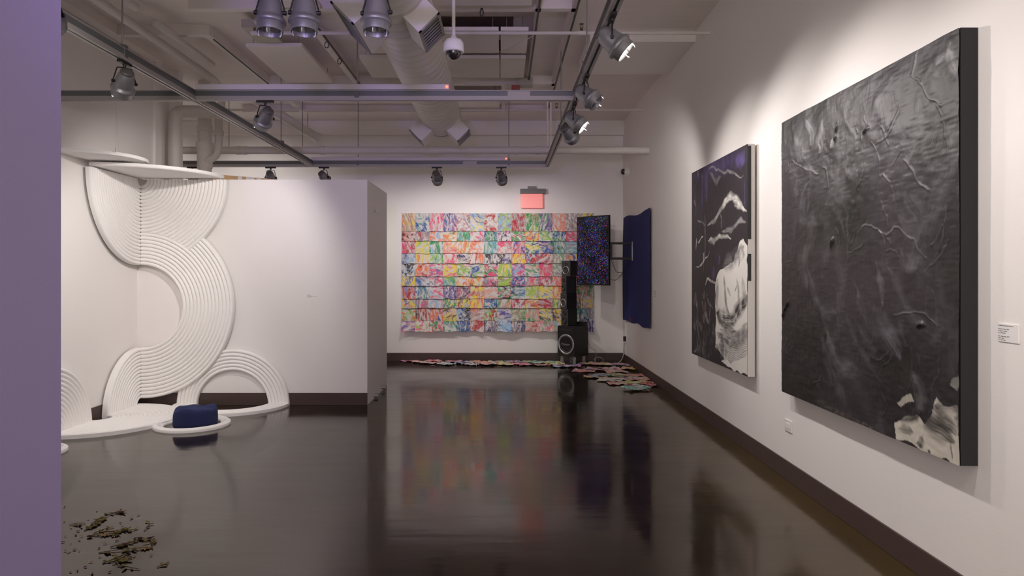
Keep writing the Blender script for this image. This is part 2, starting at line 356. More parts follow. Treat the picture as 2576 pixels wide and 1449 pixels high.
# cluster of fat pipes above the partition
root = empty('standpipe', (fx(495, 9.2), 9.2, 2.0), 'fat vertical standpipe with collars rising behind the white partition', 'pipe')
x = fx(495, 9.2); MB().cyl((x, 9.45, 0), (x, 9.45, ZC), .088, n=28).build('pipe_run', M_pipe, root)
for z0, z1, r in ((3.16, 3.27, .112), (3.42, 3.50, .104), (2.93, 3.16, .10)): MB().cyl((x, 9.45, z0), (x, 9.45, z1), r, n=28).build('pipe_collar', M_pipe, root)
MB().tube(smoothcurve([(x+.03, 9.40, 3.02), (x+.16, 9.40, 3.08), (x+.20, 9.42, 3.25), (x+.20, 9.42, 3.62)], 6), .05, 16).build('branch_pipe', M_pipe, root)
MB().cyl((x+.20, 9.42, 3.36), (x+.20, 9.42, 3.42), .066, n=20).build('pipe_collar', M_pipe, root)
rebase(root)
pipe_thing('overflow_pipe', 'thick white pipe rising beside the pilaster and bending right under the rails', 'pipe',
           smoothcurve([(-4.09, 8.72, ZP+.003), (-4.09, 8.72, 3.38), (-4.07, 8.74, 3.50), (-3.98, 8.8, 3.545), (-3.55, 8.9, 3.55)], 8), .078, M_pipe, 24)
o = MB().box(-4.25, -4.14, 8.9, 9.05, 0, ZC).build('wall_post', M_wall); o.name = 'trim_30'; o['kind'] = 'structure'
root = empty('sloping_pipe', (-4.2, 11, 3.5), 'capped pale pipe sloping down in front of the back wall', 'pipe')
a = Vector((fx(600, 10.3), 10.3, fz(225, 10.3))); b = Vector((fx(803, 10.9), 10.9, fz(349, 10.9)))
MB().cyl(a, b, .07, n=24).build('pipe_run', M_pipe, root); MB().cyl(b-(b-a).normalized()*.05, b, .078, n=24).build('pipe_cap', M_pipe, root)
MB().cyl(a.lerp(b, .85), (a.lerp(b, .85).x, a.lerp(b, .85).y, ZC), .006, n=8).build('hanger_rod', M_rod, root); rebase(root)
pipe_thing('red_conduit', 'thin red conduit line high on the back wall left of the duct', 'conduit',
           smoothcurve([(-5.4, YB-.03, fz(300, YB)), (fx(960, YB), YB-.03, fz(302, YB)), (fx(976, YB), YB-.03, fz(292, YB)), (fx(955, YB), YB-.05, fz(280, YB))], 6), .008, M_redw, 8)
pipe_thing('wall_conduit', 'grey conduit on the back wall right of the duct end', 'conduit',
           smoothcurve([(fx(1165, YB), YB-.03, fz(302, YB)), (fx(1260, YB), YB-.03, fz(297, YB)), (fx(1350, YB), YB-.03, fz(293, YB)), (fx(1376, YB), YB-.05, fz(282, YB))], 6), .014, M_cond, 8)
pipe_thing('hanging_cable', 'thin pale wire stretched slantwise below the ceiling panels', 'cable', smoothcurve([(fx(1341, 6.97), 6.95, fz(92, 6.97)), (fx(1280, 7.4), 7.4, fz(122, 7.4)), (fx(1215, 8.2), 8.2, fz(143, 8.2))], 5), .004, M_pipe, 6)
# conduits with eye loops
def conduit(x, z, y0, y1, loops, label, r=.011):
    root = empty('ceiling_conduit', (x, y0, z), label, 'conduit')
    MB().cyl((x, y0, z), (x, y1, z), r, n=10).build('conduit_run', M_cond, root)
    for ly in loops:
        c = Vector((x, ly, z-.055)); MB().tube([c+Vector((.022*math.cos(k*PI/8), 0, .032*math.sin(k*PI/8))) for k in range(16)], .005, 6, True).build('eye_loop', M_cond, root)
        MB().cyl((x, ly, z-.024), (x, ly, z), .006, n=8).build('loop_stud', M_cond, root)
    rebase(root)
conduit(-1.84, 3.96, 6.99, 9.15, [7.33, 7.9], 'dark conduit with two hanging eye loops left of the duct')
conduit(.70, 3.96, 4.0, 10.6, [], 'long dark conduit along the ceiling left of the right-hand rail')
conduit(.345, 3.965, 5.0, 9.0, [], 'short thin dark conduit beside the ceiling panels')
conduit(-3.04, 3.97, 7.36, 9.1, [], 'dark slanting conduit edge on the beam left of the square panel', .008)
root = empty('eye_hook', (fx(1212, 6.5), 6.54, 3.95), 'small dark ring hook hanging from the nearest ceiling beam', 'hook')
c = Vector((fx(1212, 6.54), 6.54, 3.945)); MB().tube([c+Vector((.016*math.cos(k*PI/8), 0, .03*math.sin(k*PI/8))) for k in range(16)], .005, 6, True).build('ring', M_cond, root)
MB().cyl((c.x, c.y, 3.97), (c.x, c.y, ZC-.11), .012, n=8).build('stud', M_cond, root); rebase(root)
o = MB().box(fx(1300, 8.9), fx(1340, 8.9), 8.85, 9.0, fz(217, 8.9), fz(198, 8.9)).build('junction_box', M_greenish, None, .006); tag(o, 'beige junction box under the ceiling near a small red box', 'ceiling box')
o = MB().box(fx(1287, 8.8), fx(1308, 8.8), 8.80, 8.88, fz(224, 8.8), fz(213, 8.8)).build('fire_alarm', M_redw, None, .004); tag(o, 'small dark red fire alarm box just above the near rail', 'alarm')

# ---- spiral duct
DX, DZ, DR = -.78, 3.53, .25
root = empty('ventilation_duct', (DX, 9.1, DZ), 'large white round ventilation duct running back under the ceiling', 'duct')
prof = []
yy = -1.0
MBd = MB(); rings = []
ys = []
while yy < 9.10:
    ys += [(yy, DR), (yy+.130, DR), (yy+.140, DR+.006), (yy+.149, DR)]; yy += .15
P = [[(DX+r*math.cos(2*PI*k/48), y+.02*math.sin(2*PI*k/48), DZ+r*math.sin(2*PI*k/48)) for k in range(49)] for y, r in ys]
MBd.grid(P); MBd.build('duct_pipe', M_duct, root)
MB().lathe([(0.001, 0), (.10, .012), (.20, .004), (.245, -.004), (.256, -.02), (.256, -.06)], 48, Matrix.Translation((DX, 9.11, DZ)) @ Matrix.Rotation(-PI/2, 4, 'X')).build('end_cap', M_duct, root)
def vent(y0, y1, side, reach, w):
    d = Vector((side, 0, -1)).normalized(); tn = Vector((side, 0, 1)).normalized()
    def pt(u, v, y): return Vector((DX, y, DZ))+d*u+tn*v
    vs = [pt(u, v, y) for u in (.18, reach) for v in (-w/2, w/2) for y in (y0, y1)]
    b = MB().add(vs, [(0, 1, 3, 2), (0, 4, 5, 1), (2, 3, 7, 6), (0, 2, 6, 4), (1, 5, 7, 3), (4, 6, 7, 5)]).build('vent_box', M_duct, root)
    fr = MB(); e = .022; q = reach+.004
    def bar(v0, v1, ya, yb, u0, u1):
        fr.add([pt(u, v, y) for u in (u0, u1) for v in (v0, v1) for y in (ya, yb)], [(0, 1, 3, 2), (4, 6, 7, 5), (0, 4, 5, 1), (2, 3, 7, 6), (0, 2, 6, 4), (1, 5, 7, 3)])
    bar(-w/2, -w/2+e, y0, y1, reach, reach+.012); bar(w/2-e, w/2, y0, y1, reach, reach+.012)
    bar(-w/2, w/2, y0, y0+e, reach, reach+.012); bar(-w/2, w/2, y1-e, y1, reach, reach+.012)
    n = max(6, int((y1-y0)/.055))
    for k in range(1, n): yk = y0+(y1-y0)*k/n; bar(-w/2+e, w/2-e, yk-.009, yk+.006, reach+.001, reach+.009)
    fr.build('vent_grille', M_grille, b)
    MB().add([pt(reach+.001, v, y) for v in (-w/2+.01, w/2-.01) for y in (y0+.01, y1-.01)], [(0, 1, 3, 2)]).build('vent_opening', M_dark, b)
vent(4.88, 5.32, 1, .38, .20); vent(4.66, 5.30, -1, .40, .22); vent(8.72, 9.06, 1, .42, .21); vent(8.72, 9.06, -1, .42, .21)
rebase(root)
# ---- dome camera on a drop pole
cx, cy = fx(1141, 5.0), 5.0
root = empty('dome_camera', (cx, cy, 3.05), 'white dome security camera hanging on a pole right of the duct', 'security camera')
MB().cyl((cx, cy, 3.20), (cx, cy, ZC), .013, n=14).build('drop_pole', M_pipe, root)
T = Matrix.Translation((cx, cy, 3.09)); MB().lathe([(.0, .115), (.02, .115), (.024, .095), (.055, .085), (.072, .06), (.075, .0), (.070, -.004), (.055, -.004)], 36, T).build('housing', M_white, root)
MB().lathe([(.055, -.003), (.052, -.022), (.040, -.043), (.02, -.055), (.0005, -.059)], 36, T).build('dome', M_dome, root)
rebase(root)

# ------------------------------------------------------------------ lighting rails
ZT = 3.05
XTL, XTR, YTN, YTF, YTC = -2.76, .665, 6.25, 10.14, 3.75
def rail(p0, p1, label, rods=(), lit=None, couplers=()):
    p0 = Vector(p0); p1 = Vector(p1); L = (p1-p0).length; d = (p1-p0).normalized(); s = Vector((-d.y, d.x, 0))
    Mx = Matrix(((d.x, s.x, 0, p0.x), (d.y, s.y, 0, p0.y), (0, 0, 1, ZT), (0, 0, 0, 1)))
    root = empty('lighting_rail', p0+Vector((0, 0, ZT)), label, 'lighting rail')
    MB().box(0, L, -.022, .022, .035, .082, Mx).build('rail_channel', M_rail, root)
    mb = MB(); mb.box(0, L, -.028, -.009, 0, .036, Mx); mb.box(0, L, .009, .028, 0, .036, Mx); mb.box(0, L, -.034, .034, .080, .086, Mx); mb.build('rail_flange', M_raill, root)
    MB().box(0, L, -.009, .009, .006, .034, Mx).build('power_slot', M_slot, root)
    for q in rods:
        b = Mx @ Vector((q, 0, .08)); mb = MB(); mb.cyl(b, (b.x, b.y, ZC), .006, n=8); mb.build('hanger_rod', M_rod, root); hr_ = COL.objects[-1]
        mb = MB(); mb.box(q-.02, q+.02, -.032, .032, .02, .11, Mx); mb.build('hanger_clamp', M_rail, hr_)
    for q in couplers: MB().box(q-.10, q+.10, -.025, .025, .034, .085, Mx).build('rail_joint', M_raill, root)
    if lit:
        a, b, led, y0 = lit
        MB().box(a, b, -.05, -.004, .088, .135, Mx).build('driver_cover', M_ballast, root, .003)
        c = Mx @ Vector((led, -.052, .112)); MB().cyl(c, c+Vector((0, -.004, 0)), .010, n=14).build('indicator_light', M_ledred, root)
    rebase(root); return root
rail((XTL, -2, 0), (XTL, YTF, 0), 'long grey lighting rail running back on the left side', rods=[5.07+2, 8.72+2, 2.5])
rail((XTR, -2, 0), (XTR, YTF+.03, 0), 'long grey lighting rail running back along the right wall side', rods=[7.45, 9.8])
rail((XL, YTN, 0), (XTR, YTN, 0), 'near grey crossing lighting rail with white driver cover and red indicator', rods=[fx(899, YTN)-XL], lit=[XTL-XL+.03, fx(1131, YTN)-XL, fx(1125, YTN)-XL, 0], couplers=[fx(1305, YTN)-XL])
rail((-5.2, YTF, 0), (XTR, YTF, 0), 'far grey crossing lighting rail in front of the back wall', rods=[fx(901, YTF)+5.2, fx(1280, YTF)+5.2], lit=[fx(785, YTF)+5.2, fx(1278, YTF)+5.2, fx(1273, YTF)+5.2, 0], couplers=[fx(1182, YTF)+5.2])
rail((XL, YTC, 0), (XTR, YTC, 0), 'nearest crossing lighting rail above the top edge, holding the purple-tinted lamps', rods=[])
root = empty('strut_frame', (fx(1380, 10.0), 10.0, 3.4), 'pale double strut hanging down to the far end of the right rail', 'bracket')
for dx in (0, .045): MB().box(fx(1377, 10.0)+dx-.012, fx(1377, 10.0)+dx+.012, 9.95, 9.98, 3.14, 3.99).build('strut', M_beam, root)
rebase(root)

# ---- spotlights
def lathe_mesh(name, prof, m, n=36):
    o = MB().lathe(prof, n).build(name, m); me = o.data; bpy.data.objects.remove(o); return me
ME = {}
ME['housing'] = lathe_mesh('housing', [(.0005, .098), (.030, .098), (.043, .090), (.046, .080), (.056, .055), (.063, .02), (.068, -.02), (.070, -.034), (.080, -.040), (.0845, -.050), (.0845, -.060), (.078, -.066), (.071, -.068), (.071, -.108), (.068, -.110), (.066, -.108), (.066, -.068)], M_lamp)
ME['rear_cap'] = lathe_mesh('rear_cap', [(.0005, .103), (.026, .103), (.040, .097), (.0475, .088), (.0485, .076), (.044, .074)], M_lampd)
ME['reflector'] = lathe_mesh('reflector', [(.065, -.085), (.060, -.05), (.045, -.015), (.02, .0), (.0005, .004)], M_refl)
ME['lens'] = lathe_mesh('lens', [(.0655, -.080), (.045, -.086), (.0005, -.088)], M_glow)
o = MB().tube([(.060, 0, -.085), (.060, 0, -.125), (.054, 0, -.136), (.050, 0, -.128)], .0032, 6).tube([(-.060, 0, -.085), (-.060, 0, -.120), (-.055, 0, -.13)], .0032, 6).tube([(0, -.060, -.085), (0, -.060, -.122), (0, -.054, -.132)], .0032, 6).build('lens_clip', M_clip)
ME['lens_clip'] = o.data; bpy.data.objects.remove(o)
o = MB().box(-.075, .075, -.016, .016, -.020, -.001).cyl((0, 0, -.02), (0, 0, -.045), .014, .009, 14).build('track_adapter', M_black, None); ME['track_adapter'] = o.data; bpy.data.objects.remove(o)
mb = MB()
for sx in (-1, 1):
    mb.tube([(0, 0, -.045), (sx*.045, 0, -.048), (sx*.052, 0, -.056), (sx*.078, 0, -.150), (sx*.078, 0, -.165)], .0045, 8); mb.cyl((sx*.064, 0, -.152), (sx*.086, 0, -.152), .011, n=12)
o = mb.build('yoke', M_black); ME['yoke'] = o.data; bpy.data.objects.remove(o)
def part(name, parent, M):
    o = bpy.data.objects.new(name, ME[name]); COL.objects.link(o); o.parent = parent; o.matrix_local = M; return o
lamp_n = 0
def lamp(loc, aim, label, on=True, power=1.0, along='x', size=106, lens=True, color=WARM, group='spotlights on the lighting rails'):
    root = empty('track_spotlight', loc, label, 'spotlight', group)
    C = Vector((0, 0, -.152)); d = (Vector(aim)-Vector(loc)-C).normalized()
    az = math.atan2(d.y, d.x)+PI/2 if abs(d.x)+abs(d.y) > .05 else 0
    part('track_adapter', root, Matrix.Rotation(0 if along == 'x' else PI/2, 4, 'Z'))
    part('yoke', root, Matrix.Rotation(az, 4, 'Z'))
    q = d.to_track_quat('-Z', 'Y').to_matrix().to_4x4()
    # keep the housing's pivot axis on the yoke axis
    ax = Vector((math.cos(az), math.sin(az), 0)); zz = -d; yy = zz.cross(ax).normalized(); xx = yy.cross(zz)
    R = Matrix(((xx.x, yy.x, zz.x, 0), (xx.y, yy.y, zz.y, 0), (xx.z, yy.z, zz.z, 0), (0, 0, 0, 1)))
    Mx = Matrix.Translation(C) @ R
    I4 = Matrix.Identity(4); h = part('housing', root, Mx); part('rear_cap', h, I4); part('lens_clip', h, I4)
    if on and lens: part('lens', h, I4)
    else: part('reflector', h, I4)
    if on:
        p = Vector(loc)+C+d*.094
        s = spot('lamp_light', p, aim, LAMP_W*power, math.radians(size), .6, color, .035)
        s.parent = root; s.matrix_parent_inverse = Matrix.Translation(-Vector(loc))
    return root
# right rail, aimed at the right wall
lamp((XTR, 4.19, ZT), (XR, 3.95, 1.65), 'brightly glowing spotlight at top right, nearest on the right rail', power=1.15, along='y')
lamp((XTR, 5.47, ZT), (XR, 4.9, 1.7), 'grey spotlight with red tag at the right rail crossing, second from the camera', power=.9, along='y', lens=False)
lamp((XTR, 6.37, ZT), (XR, 6.0, 1.7), 'glowing spotlight with red tag below the rail crossing, third on the right rail', power=1.1, along='y')
lamp((XTR, 6.94, ZT), (XR, 8.8, 1.7), 'pale spotlight turned away, farthest of the four on the right rail', power=.75, along='y', lens=False)
lamp((XTR, 2.6, ZT), (XR, 2.7, 1.6), 'spotlight on the right rail beyond the top edge of the photo', power=.8, along='y')
lamp((XTR, 1.1, ZT), (XR, 1.2, 1.6), 'spotlight on the right rail beside the camera, outside the photo', power=.8, along='y')
# far rail, aimed at the back wall
lamp((fx(1099, YTF), YTF, ZT), (-.85, YB, 1.45), 'small dark spotlight under the far rail, directly below the duct end', power=1.0)
lamp((fx(1261, YTF), YTF, ZT), (.35, YB, 1.45), 'small dark tilted spotlight under the far rail near the exit sign', power=.9)
lamp((fx(815, YTF), YTF, ZT), (-1.75, YB, 1.3), 'small dark spotlight peeking over the partition, nearer its middle', power=.6)
lamp((fx(681, YTF), YTF, ZT), (fx(660, YTF), YB, 1.3), 'small dark spotlight peeking over the partition, leftmost above the lumber', power=.35)
# near rails, aimed at the sculpture corner
lamp((fx(667, YTN), YTN, ZT), (-3.7, YP, 1.2), 'grey spotlight under the near crossing rail above the white partition', power=1.6)
lamp((XTL, 5.10, ZT), (XL, 6.5, .9), 'grey spotlight hanging from the left rail at upper left', power=1.5, along='y', size=84)
lamp((XTL, 3.3, ZT), (XL, 5.2, 1.0), 'spotlight on the left rail beyond the top edge of the photo', power=.5, along='y')
lamp((-2.45, YTC, ZT), (-3.6, YP, 1.3), 'added spotlight on the nearest rail, unseen behind the purple wall', power=.3)  # extra lamp for the sculpture corner, added where the purple wall hides it
for x_, ax_ in ((-4.9, -6.2), (-4.5, -4.2)): lamp((x_, YTF, ZT), (ax_, YB, 2.2), 'added spotlight on the far rail, unseen behind the left wall', power=1.3, group='added spotlights unseen behind the left wall')  # unseen lamps added to brighten the back left by bounce
# three unlit lamps on the nearest rail
for px, lab in ((680, 'unlit purple-tinted spotlight, leftmost of the three at the top edge'), (766, 'unlit purple-tinted spotlight, middle of the three at the top edge'), (947, 'unlit purple-tinted spotlight in front of the duct at the top edge')):
    lamp((fx(px, YTC), YTC, ZT+.005), (fx(px, YTC)+(.02 if px < 900 else -.03), YTC-.28, 0), lab, on=False, group='unlit lamps at the top edge')
# unseen lamps added behind the camera so the walls there bounce light forward
for k, (x, y, ax_, ay) in enumerate([(XTR, -.6, XR, -.6), (-2.76, 0, XL, 0), (-2.76, -1.6, XL, -1.6)]):
    lamp((x, y, ZT), (ax_, ay, 1.6), 'added unseen spotlight behind the camera for bounce light', power=.9, along='y', group='added spotlights behind the camera')

# ------------------------------------------------------------------ white ribbed sculpture
PITCH = .041; AMP = .026
US = [0, .015, .06, .16, .32, .5, .68, .84, .94, .985]
def profile(r0, n, base, pitch=PITCH, amp=AMP, rim=0):
    out = []
    for k in range(n):
        for u in US: out.append((r0+(k+u)*pitch, base+amp*math.sqrt(max(0, 1-(2*u-1)**2))))
    out.append((r0+n*pitch, base))
    if rim: out += [(r0+n*pitch+.001, base+amp*.7), (r0+n*pitch+rim, base+amp*.7)]
    return out
def ribbed(P, prof, rng, nt, back, name, parent, closeback=False, mb=None, build=True):
    mb = mb or MB(); G = []
    for r, h in prof:
        a0, a1 = rng(r); G.append([P(r, a0+(a1-a0)*j/nt, h) for j in range(nt+1)])
    mb.grid(G)
    def skirt(pa, pb): mb.add(pa+pb, [(i, i+1, len(pa)+i+1, len(pa)+i) for i in range(len(pa)-1)])
    r, h = prof[-1]; a0, a1 = rng(r); skirt(G[-1], [P(r, a0+(a1-a0)*j/nt, back) for j in range(nt+1)])
    r, h = prof[0]; a0, a1 = rng(r); skirt(G[0], [P(r, a0+(a1-a0)*j/nt, back) for j in range(nt+1)])
    skirt([g[0] for g in G], [P(r, rng(r)[0], back) for r, h in prof])
    skirt([g[-1] for g in G], [P(r, rng(r)[1], back) for r, h in prof])
    if closeback:
        mb.grid([[P(r, rng(r)[0]+(rng(r)[1]-rng(r)[0])*j/nt, back) for j in range(nt+1)] for r, h in (prof[0], prof[len(prof)//2], prof[-1])])
    return mb.build(name, M_white, parent) if build else mb
XF, YF = XL+.08, YP-.08        # fold line of the relief
def Pp(s, z, h): return Vector((XF+s, YP-h, z))       # on the partition
def Pl(s, z, h): return Vector((XL+h, YF-s, z))       # on the left wall
UZ, LZ = 2.56, 1.129
D0 = UZ-LZ
sc = empty('ribbed_relief_sculpture', (XF, YF, 0), 'large white ribbed sculpture of curving bands folding over wall corner and floor', 'sculpture')
def phimax(r):
    c = (r*r+D0*D0-.835**2)/(2*r*D0); return PI/2 if c >= 1 else PI/2-math.acos(c)
up = profile(.063, 22, .060)
ribbed(lambda r, a, h: Pp(r*math.cos(a), UZ-r*math.sin(a), h), up, lambda r: (0, phimax(r)), 110, .015, 'upper_wall_panel', sc)
ribbed(lambda r, a, h: Pl(r*math.cos(a), UZ-r*math.sin(a), h), up, lambda r: (0, PI/2), 72, .03, 'side_wall_panel', sc)
def th0(r):
    if r < .8345: return 0.0
    c = (r*r+D0*D0-.965**2)/(2*r*D0); return math.acos(max(-1, min(1, c)))
lo = profile(.466, 14, .064); lo1 = [p for p in lo if p[0] < .8345]; lo2 = [p for p in lo if p[0] >= .8345]
Pb = lambda r, a, h: Pp(r*math.sin(a), LZ+r*math.cos(a), h)
mbb = ribbed(Pb, lo1, lambda r: (0, PI), 120, .02, '', None, build=False)
ribbed(Pb, lo2, lambda r: (th0(r), PI), 110, .02, 'curved_band', sc, mb=mbb)
q = profile(.089, 14, .064)
ribbed(lambda r, a, h: Pl(r*math.cos(a), r*math.sin(a), h), q, lambda r: (0, PI/2), 40, .02, 'side_wall_quarter_arch', sc)
ar = profile(.40, 6, .025, .040)
ribbed(lambda r, a, h: Pp(1.02+r*math.cos(a), r*math.sin(a), h), ar, lambda r: (0, PI), 72, .004, 'round_arch', sc)
la = profile(.03, 15, .05)
ribbed(lambda r, a, h: Pl(YF-6.305+r*math.cos(a), r*math.sin(a), h), la, lambda r: (0, PI), 64, .01, 'side_wall_arch', sc)
# floor pieces
CY = 7.86-.661-.125
fl = profile(.125, 15, .026, amp=.014, rim=.05)
def half(r): # keep the floor fan in front of the partition
    m = YP-.005-CY
    return (-PI/2, PI/2 if r < m else math.asin(m/r))
ribbed(lambda r, a, h: Vector((XF-.03+r*math.cos(a), CY+r*math.sin(a), h)), fl, half, 72, .0, 'floor_fan', sc)
fr_ = profile(.40, 5, .022, .040, .012, rim=.04)
ribbed(lambda r, a, h: Vector((XF+1.02+r*math.cos(a), YP-.03-r*math.sin(a), h)), fr_, lambda r: (0, PI), 64, .0, 'floor_ring', sc)
# horizontal shelf over the corner, ribs facing down
sh = profile(.063, 22, .024, amp=.016)
ribbed(lambda r, a, h: Vector((XF-.04+r*math.cos(a), YF+.04-r*math.sin(a), 2.612-h)), sh, lambda r: (0, PI/2), 48, 0, 'corner_shelf', sc, True)
rebase(sc)
dsk = empty('suspended_shelf', (XF, 6.98, 2.65), 'upper white half-round shelf hung on clear wire at left wall', 'sculpture panel')
sh = profile(.02, 12, .020, amp=.016, rim=.03)
ribbed(lambda r, a, h: Vector((XL+.01+r*math.cos(a), 6.98+r*math.sin(a), 2.665-h)), sh, lambda r: (-PI/2, PI/2), 72, 0, 'shelf_panel', dsk, True)
MB().cyl((fx(292, 6.65), 6.65, 2.665), (fx(292, 6.65), 6.65, ZC), .0012, n=6).build('hanging_wire', M_pipe, dsk)
MB().cyl((fx(292, 6.65)+.02, 6.66, 2.665), (fx(292, 6.65), 6.65, 3.1), .0010, n=6).build('hanging_wire', M_pipe, dsk)
MB().cyl((fx(292, 6.65), 6.65, 2.66), (fx(292, 6.65), 6.65, 2.70), .008, n=10).build('wire_stopper', M_pipe, dsk)
rebase(dsk)
def ring(x, y, label, r0=.262, r1=.352):
    root = empty('floor_ring', (x, y, 0), label, 'ring', 'white floor rings')
    MB().lathe([(r0, 0), (r0, .018), (r0+.004, .021), (r0+.024, .022), (r0+.025, .030), (r0+.048, .031), (r0+.049, .039), (r1-.026, .040), (r1-.024, .039), (r1, .026), (r1+.002, .024), (r1+.004, 0)], 72, Matrix.Translation((x, y, .0))).build('ring_body', M_white, root)
    rebase(root)
ring(-3.055, 6.885, 'white floor ring lying around the navy cushion')
ring(-3.905, 5.83, 'white floor ring tip showing beside the purple foreground wall', .15, .236)
# navy cushion
def cushion(cx, cy, z0, rx, ry, h):
    mb = MB(); n = 56; P = []
    prof = [(0.0, 0.0), (.80, 0.0), (.93, .02), (.985, .08), (1.0, .22), (.995, .45), (.985, .68), (.965, .82), (.92, .93), (.84, .985), (.6, 1.0), (.3, 1.005), (0.0, 1.0)]
    for s_, z in prof:
        row = []
        for i in range(n+1):
            t_ = 2*PI*(i % n)/n; c, s = math.cos(t_), math.sin(t_); k = (abs(c)**2.25+abs(s)**2.25)**(-1/2.25)
            dent = .014*math.sin(3*t_+1)*s_*z+.010*math.sin(5*t_)*s_*z
            row.append((cx+rx*s_*k*c*(1+.02*math.sin(2*t_)), cy+ry*s_*k*s, z0+z*h+dent))
        P.append(row)
    mb.grid(P); return mb
ang = .35
o = cushion(0, 0, 0, .205, .175, .185).build('floor_cushion', M_pouf); o.location = (fx(492, 6.86), 6.86, 0.001); o.rotation_euler = (0, 0, ang)
tag(o, 'dark navy felt cushion sitting inside the white floor ring', 'cushion')
# lumber on top of the partition
root = empty('lumber_plank', (-3.2, 8.5, ZP), 'raw orange-brown wooden plank with white tape lying atop the partition', 'plank')
a = Vector((-3.47, 8.36, ZP)); b = Vector((-2.86, 8.85, ZP)); d = (b-a).normalized(); s = Vector((-d.y, d.x, 0))
Mx = Matrix(((d.x, s.x, 0, a.x), (d.y, s.y, 0, a.y), (0, 0, 1, ZP), (0, 0, 0, 1))); L = (b-a).length
MB().box(0, L, 0, .04, 0, .125, Mx).build('board', M_wood, root, .003)
for q, w in ((.30, .05), (.40, .10), (.53, .06), (.08, .02)): MB().box(q, q+w, -.003, .043, .02, .128, Mx).build('tape_strip', M_tape, root)
rebase(root)
# little things on the partition's end face
def bumper(px, py, label):
    D = XP*F/(px-1262); z = max(fz(py, D), .035)
    o = MB().cyl((XP, D, z), (XP+.035, D, z), .022, n=18).cyl((XP+.035, D, z), (XP+.05, D, z), .028, n=18).build('wall_bumper', M_silver); tag(o, label, 'bumper', 'bumpers on the partition end')
bumper(960, 974, 'small round metal bumper low on the partition end, farther one')
bumper(941, 1003, 'small round metal bumper at the foot of the partition end, nearer one')
D = XP*F/(941-1262)
o = MB().cyl((XP, D, 2.25), (XP+.03, D, 2.25), .016, n=14).tube([(XP+.02, D, 2.25), (XP+.02, D+.25, 2.235)], .003, 6).build('wall_hook', M_silver); tag(o, 'small metal hook high on the partition end face', 'hook')

# ------------------------------------------------------------------ painted sheets
PAL = dict(R=(186, 44, 52), O=(236, 120, 66), Y=(238, 214, 60), G=(50, 150, 82), B=(46, 84, 160), P=(110, 78, 160), K=(232, 74, 122), M=(150, 128, 148),
           T=(86, 166, 168), L=(146, 186, 216), N=(40, 38, 44), W=(226, 218, 212), S=(232, 150, 130), E=(160, 198, 62), V=(56, 56, 110), D=(168, 150, 136))
NAMES = dict(R='red', O='orange', Y='yellow', G='green', B='blue', P='purple', K='pink', M='mauve', T='teal', L='light blue', N='black', W='white', S='salmon', E='lime', V='navy', D='taupe')
ROWS = ["DYO BTW KWK PBS MWR LYB RWD LEP RDM GDE PGM SOW MDW YND",
        "NRS MDR LOW OYN GTD KWM GBG KVW GKW OYB EGW BGW KTR ...",
        "KRW YEW GLW SKY OEW OSW TGL KSM PKS BGY BGK TGN TLM ...",
        "LDB YOW GEL KSW VDW WRO NVW NPW YOR RBW RSB DWG BYO ...",
        "NWL ORW KMP YOK EGK BEG KNG EYG LPK LGS KSR MDG MKV ...",
        "YPB BLM KMW TEG OYW OYN MKN ERG BKM KMS KRN SKO RSL ...",
        "ROP TBG KLW PVM MNK YOR SWD NGK VLG EYD YBW OSY GSR SGD",
        "YBO MKT LSW GBY YRG YOS VBT GSD RKL OYR RLK GYM VEM YSM",
        "OEG ORN OBS YNS NBL SDR RGE PLM DGE GSD YND NYS TVG VMT",
        "MPK KEW GRK GTM BNT RSN VMN BLL VDM SRD GDK LYD TLW VPM"]
YB_ROWS = [536.2, 581.8, 606.2, 637.7, 662.6, 695.4, 719, 751.8, 774.9, 806.9, 833.1]
ORD = ['first', 'second', 'third', 'fourth', 'fifth', 'sixth', 'seventh', 'eighth', 'ninth', 'tenth', 'eleventh', 'twelfth', 'thirteenth', 'fourteenth']
def paper(name, P, code, seed, zs=(1, 1), rot=0):
    mb = MB(); mb.grid(P); o = mb.build(name, M_paper); me = o.data
    m = len(P); n = len(P[0]); uvl = me.uv_layers.new(name='uv')
    ca, sa = math.cos(rot), math.sin(rot)
    for lp in me.loops:
        i, j = divmod(lp.vertex_index, n); u, v = j/(n-1), i/(m-1)
        u2 = (u*ca-v*sa)*zs[0]; v2 = (u*sa+v*ca)*zs[1]; uvl.data[lp.index].uv = (u2+seed*7.31, v2+seed*3.17)
    for k, ch in enumerate(code):
        at = me.attributes.new('c%d' % (k+1), 'FLOAT_COLOR', 'POINT'); c = rgb(*PAL[ch])
        at.data.foreach_set('color', list((*c, 1))*len(me.vertices))
    return o
SX = 34.43
Dw = YB-.015; pm = Dw/F
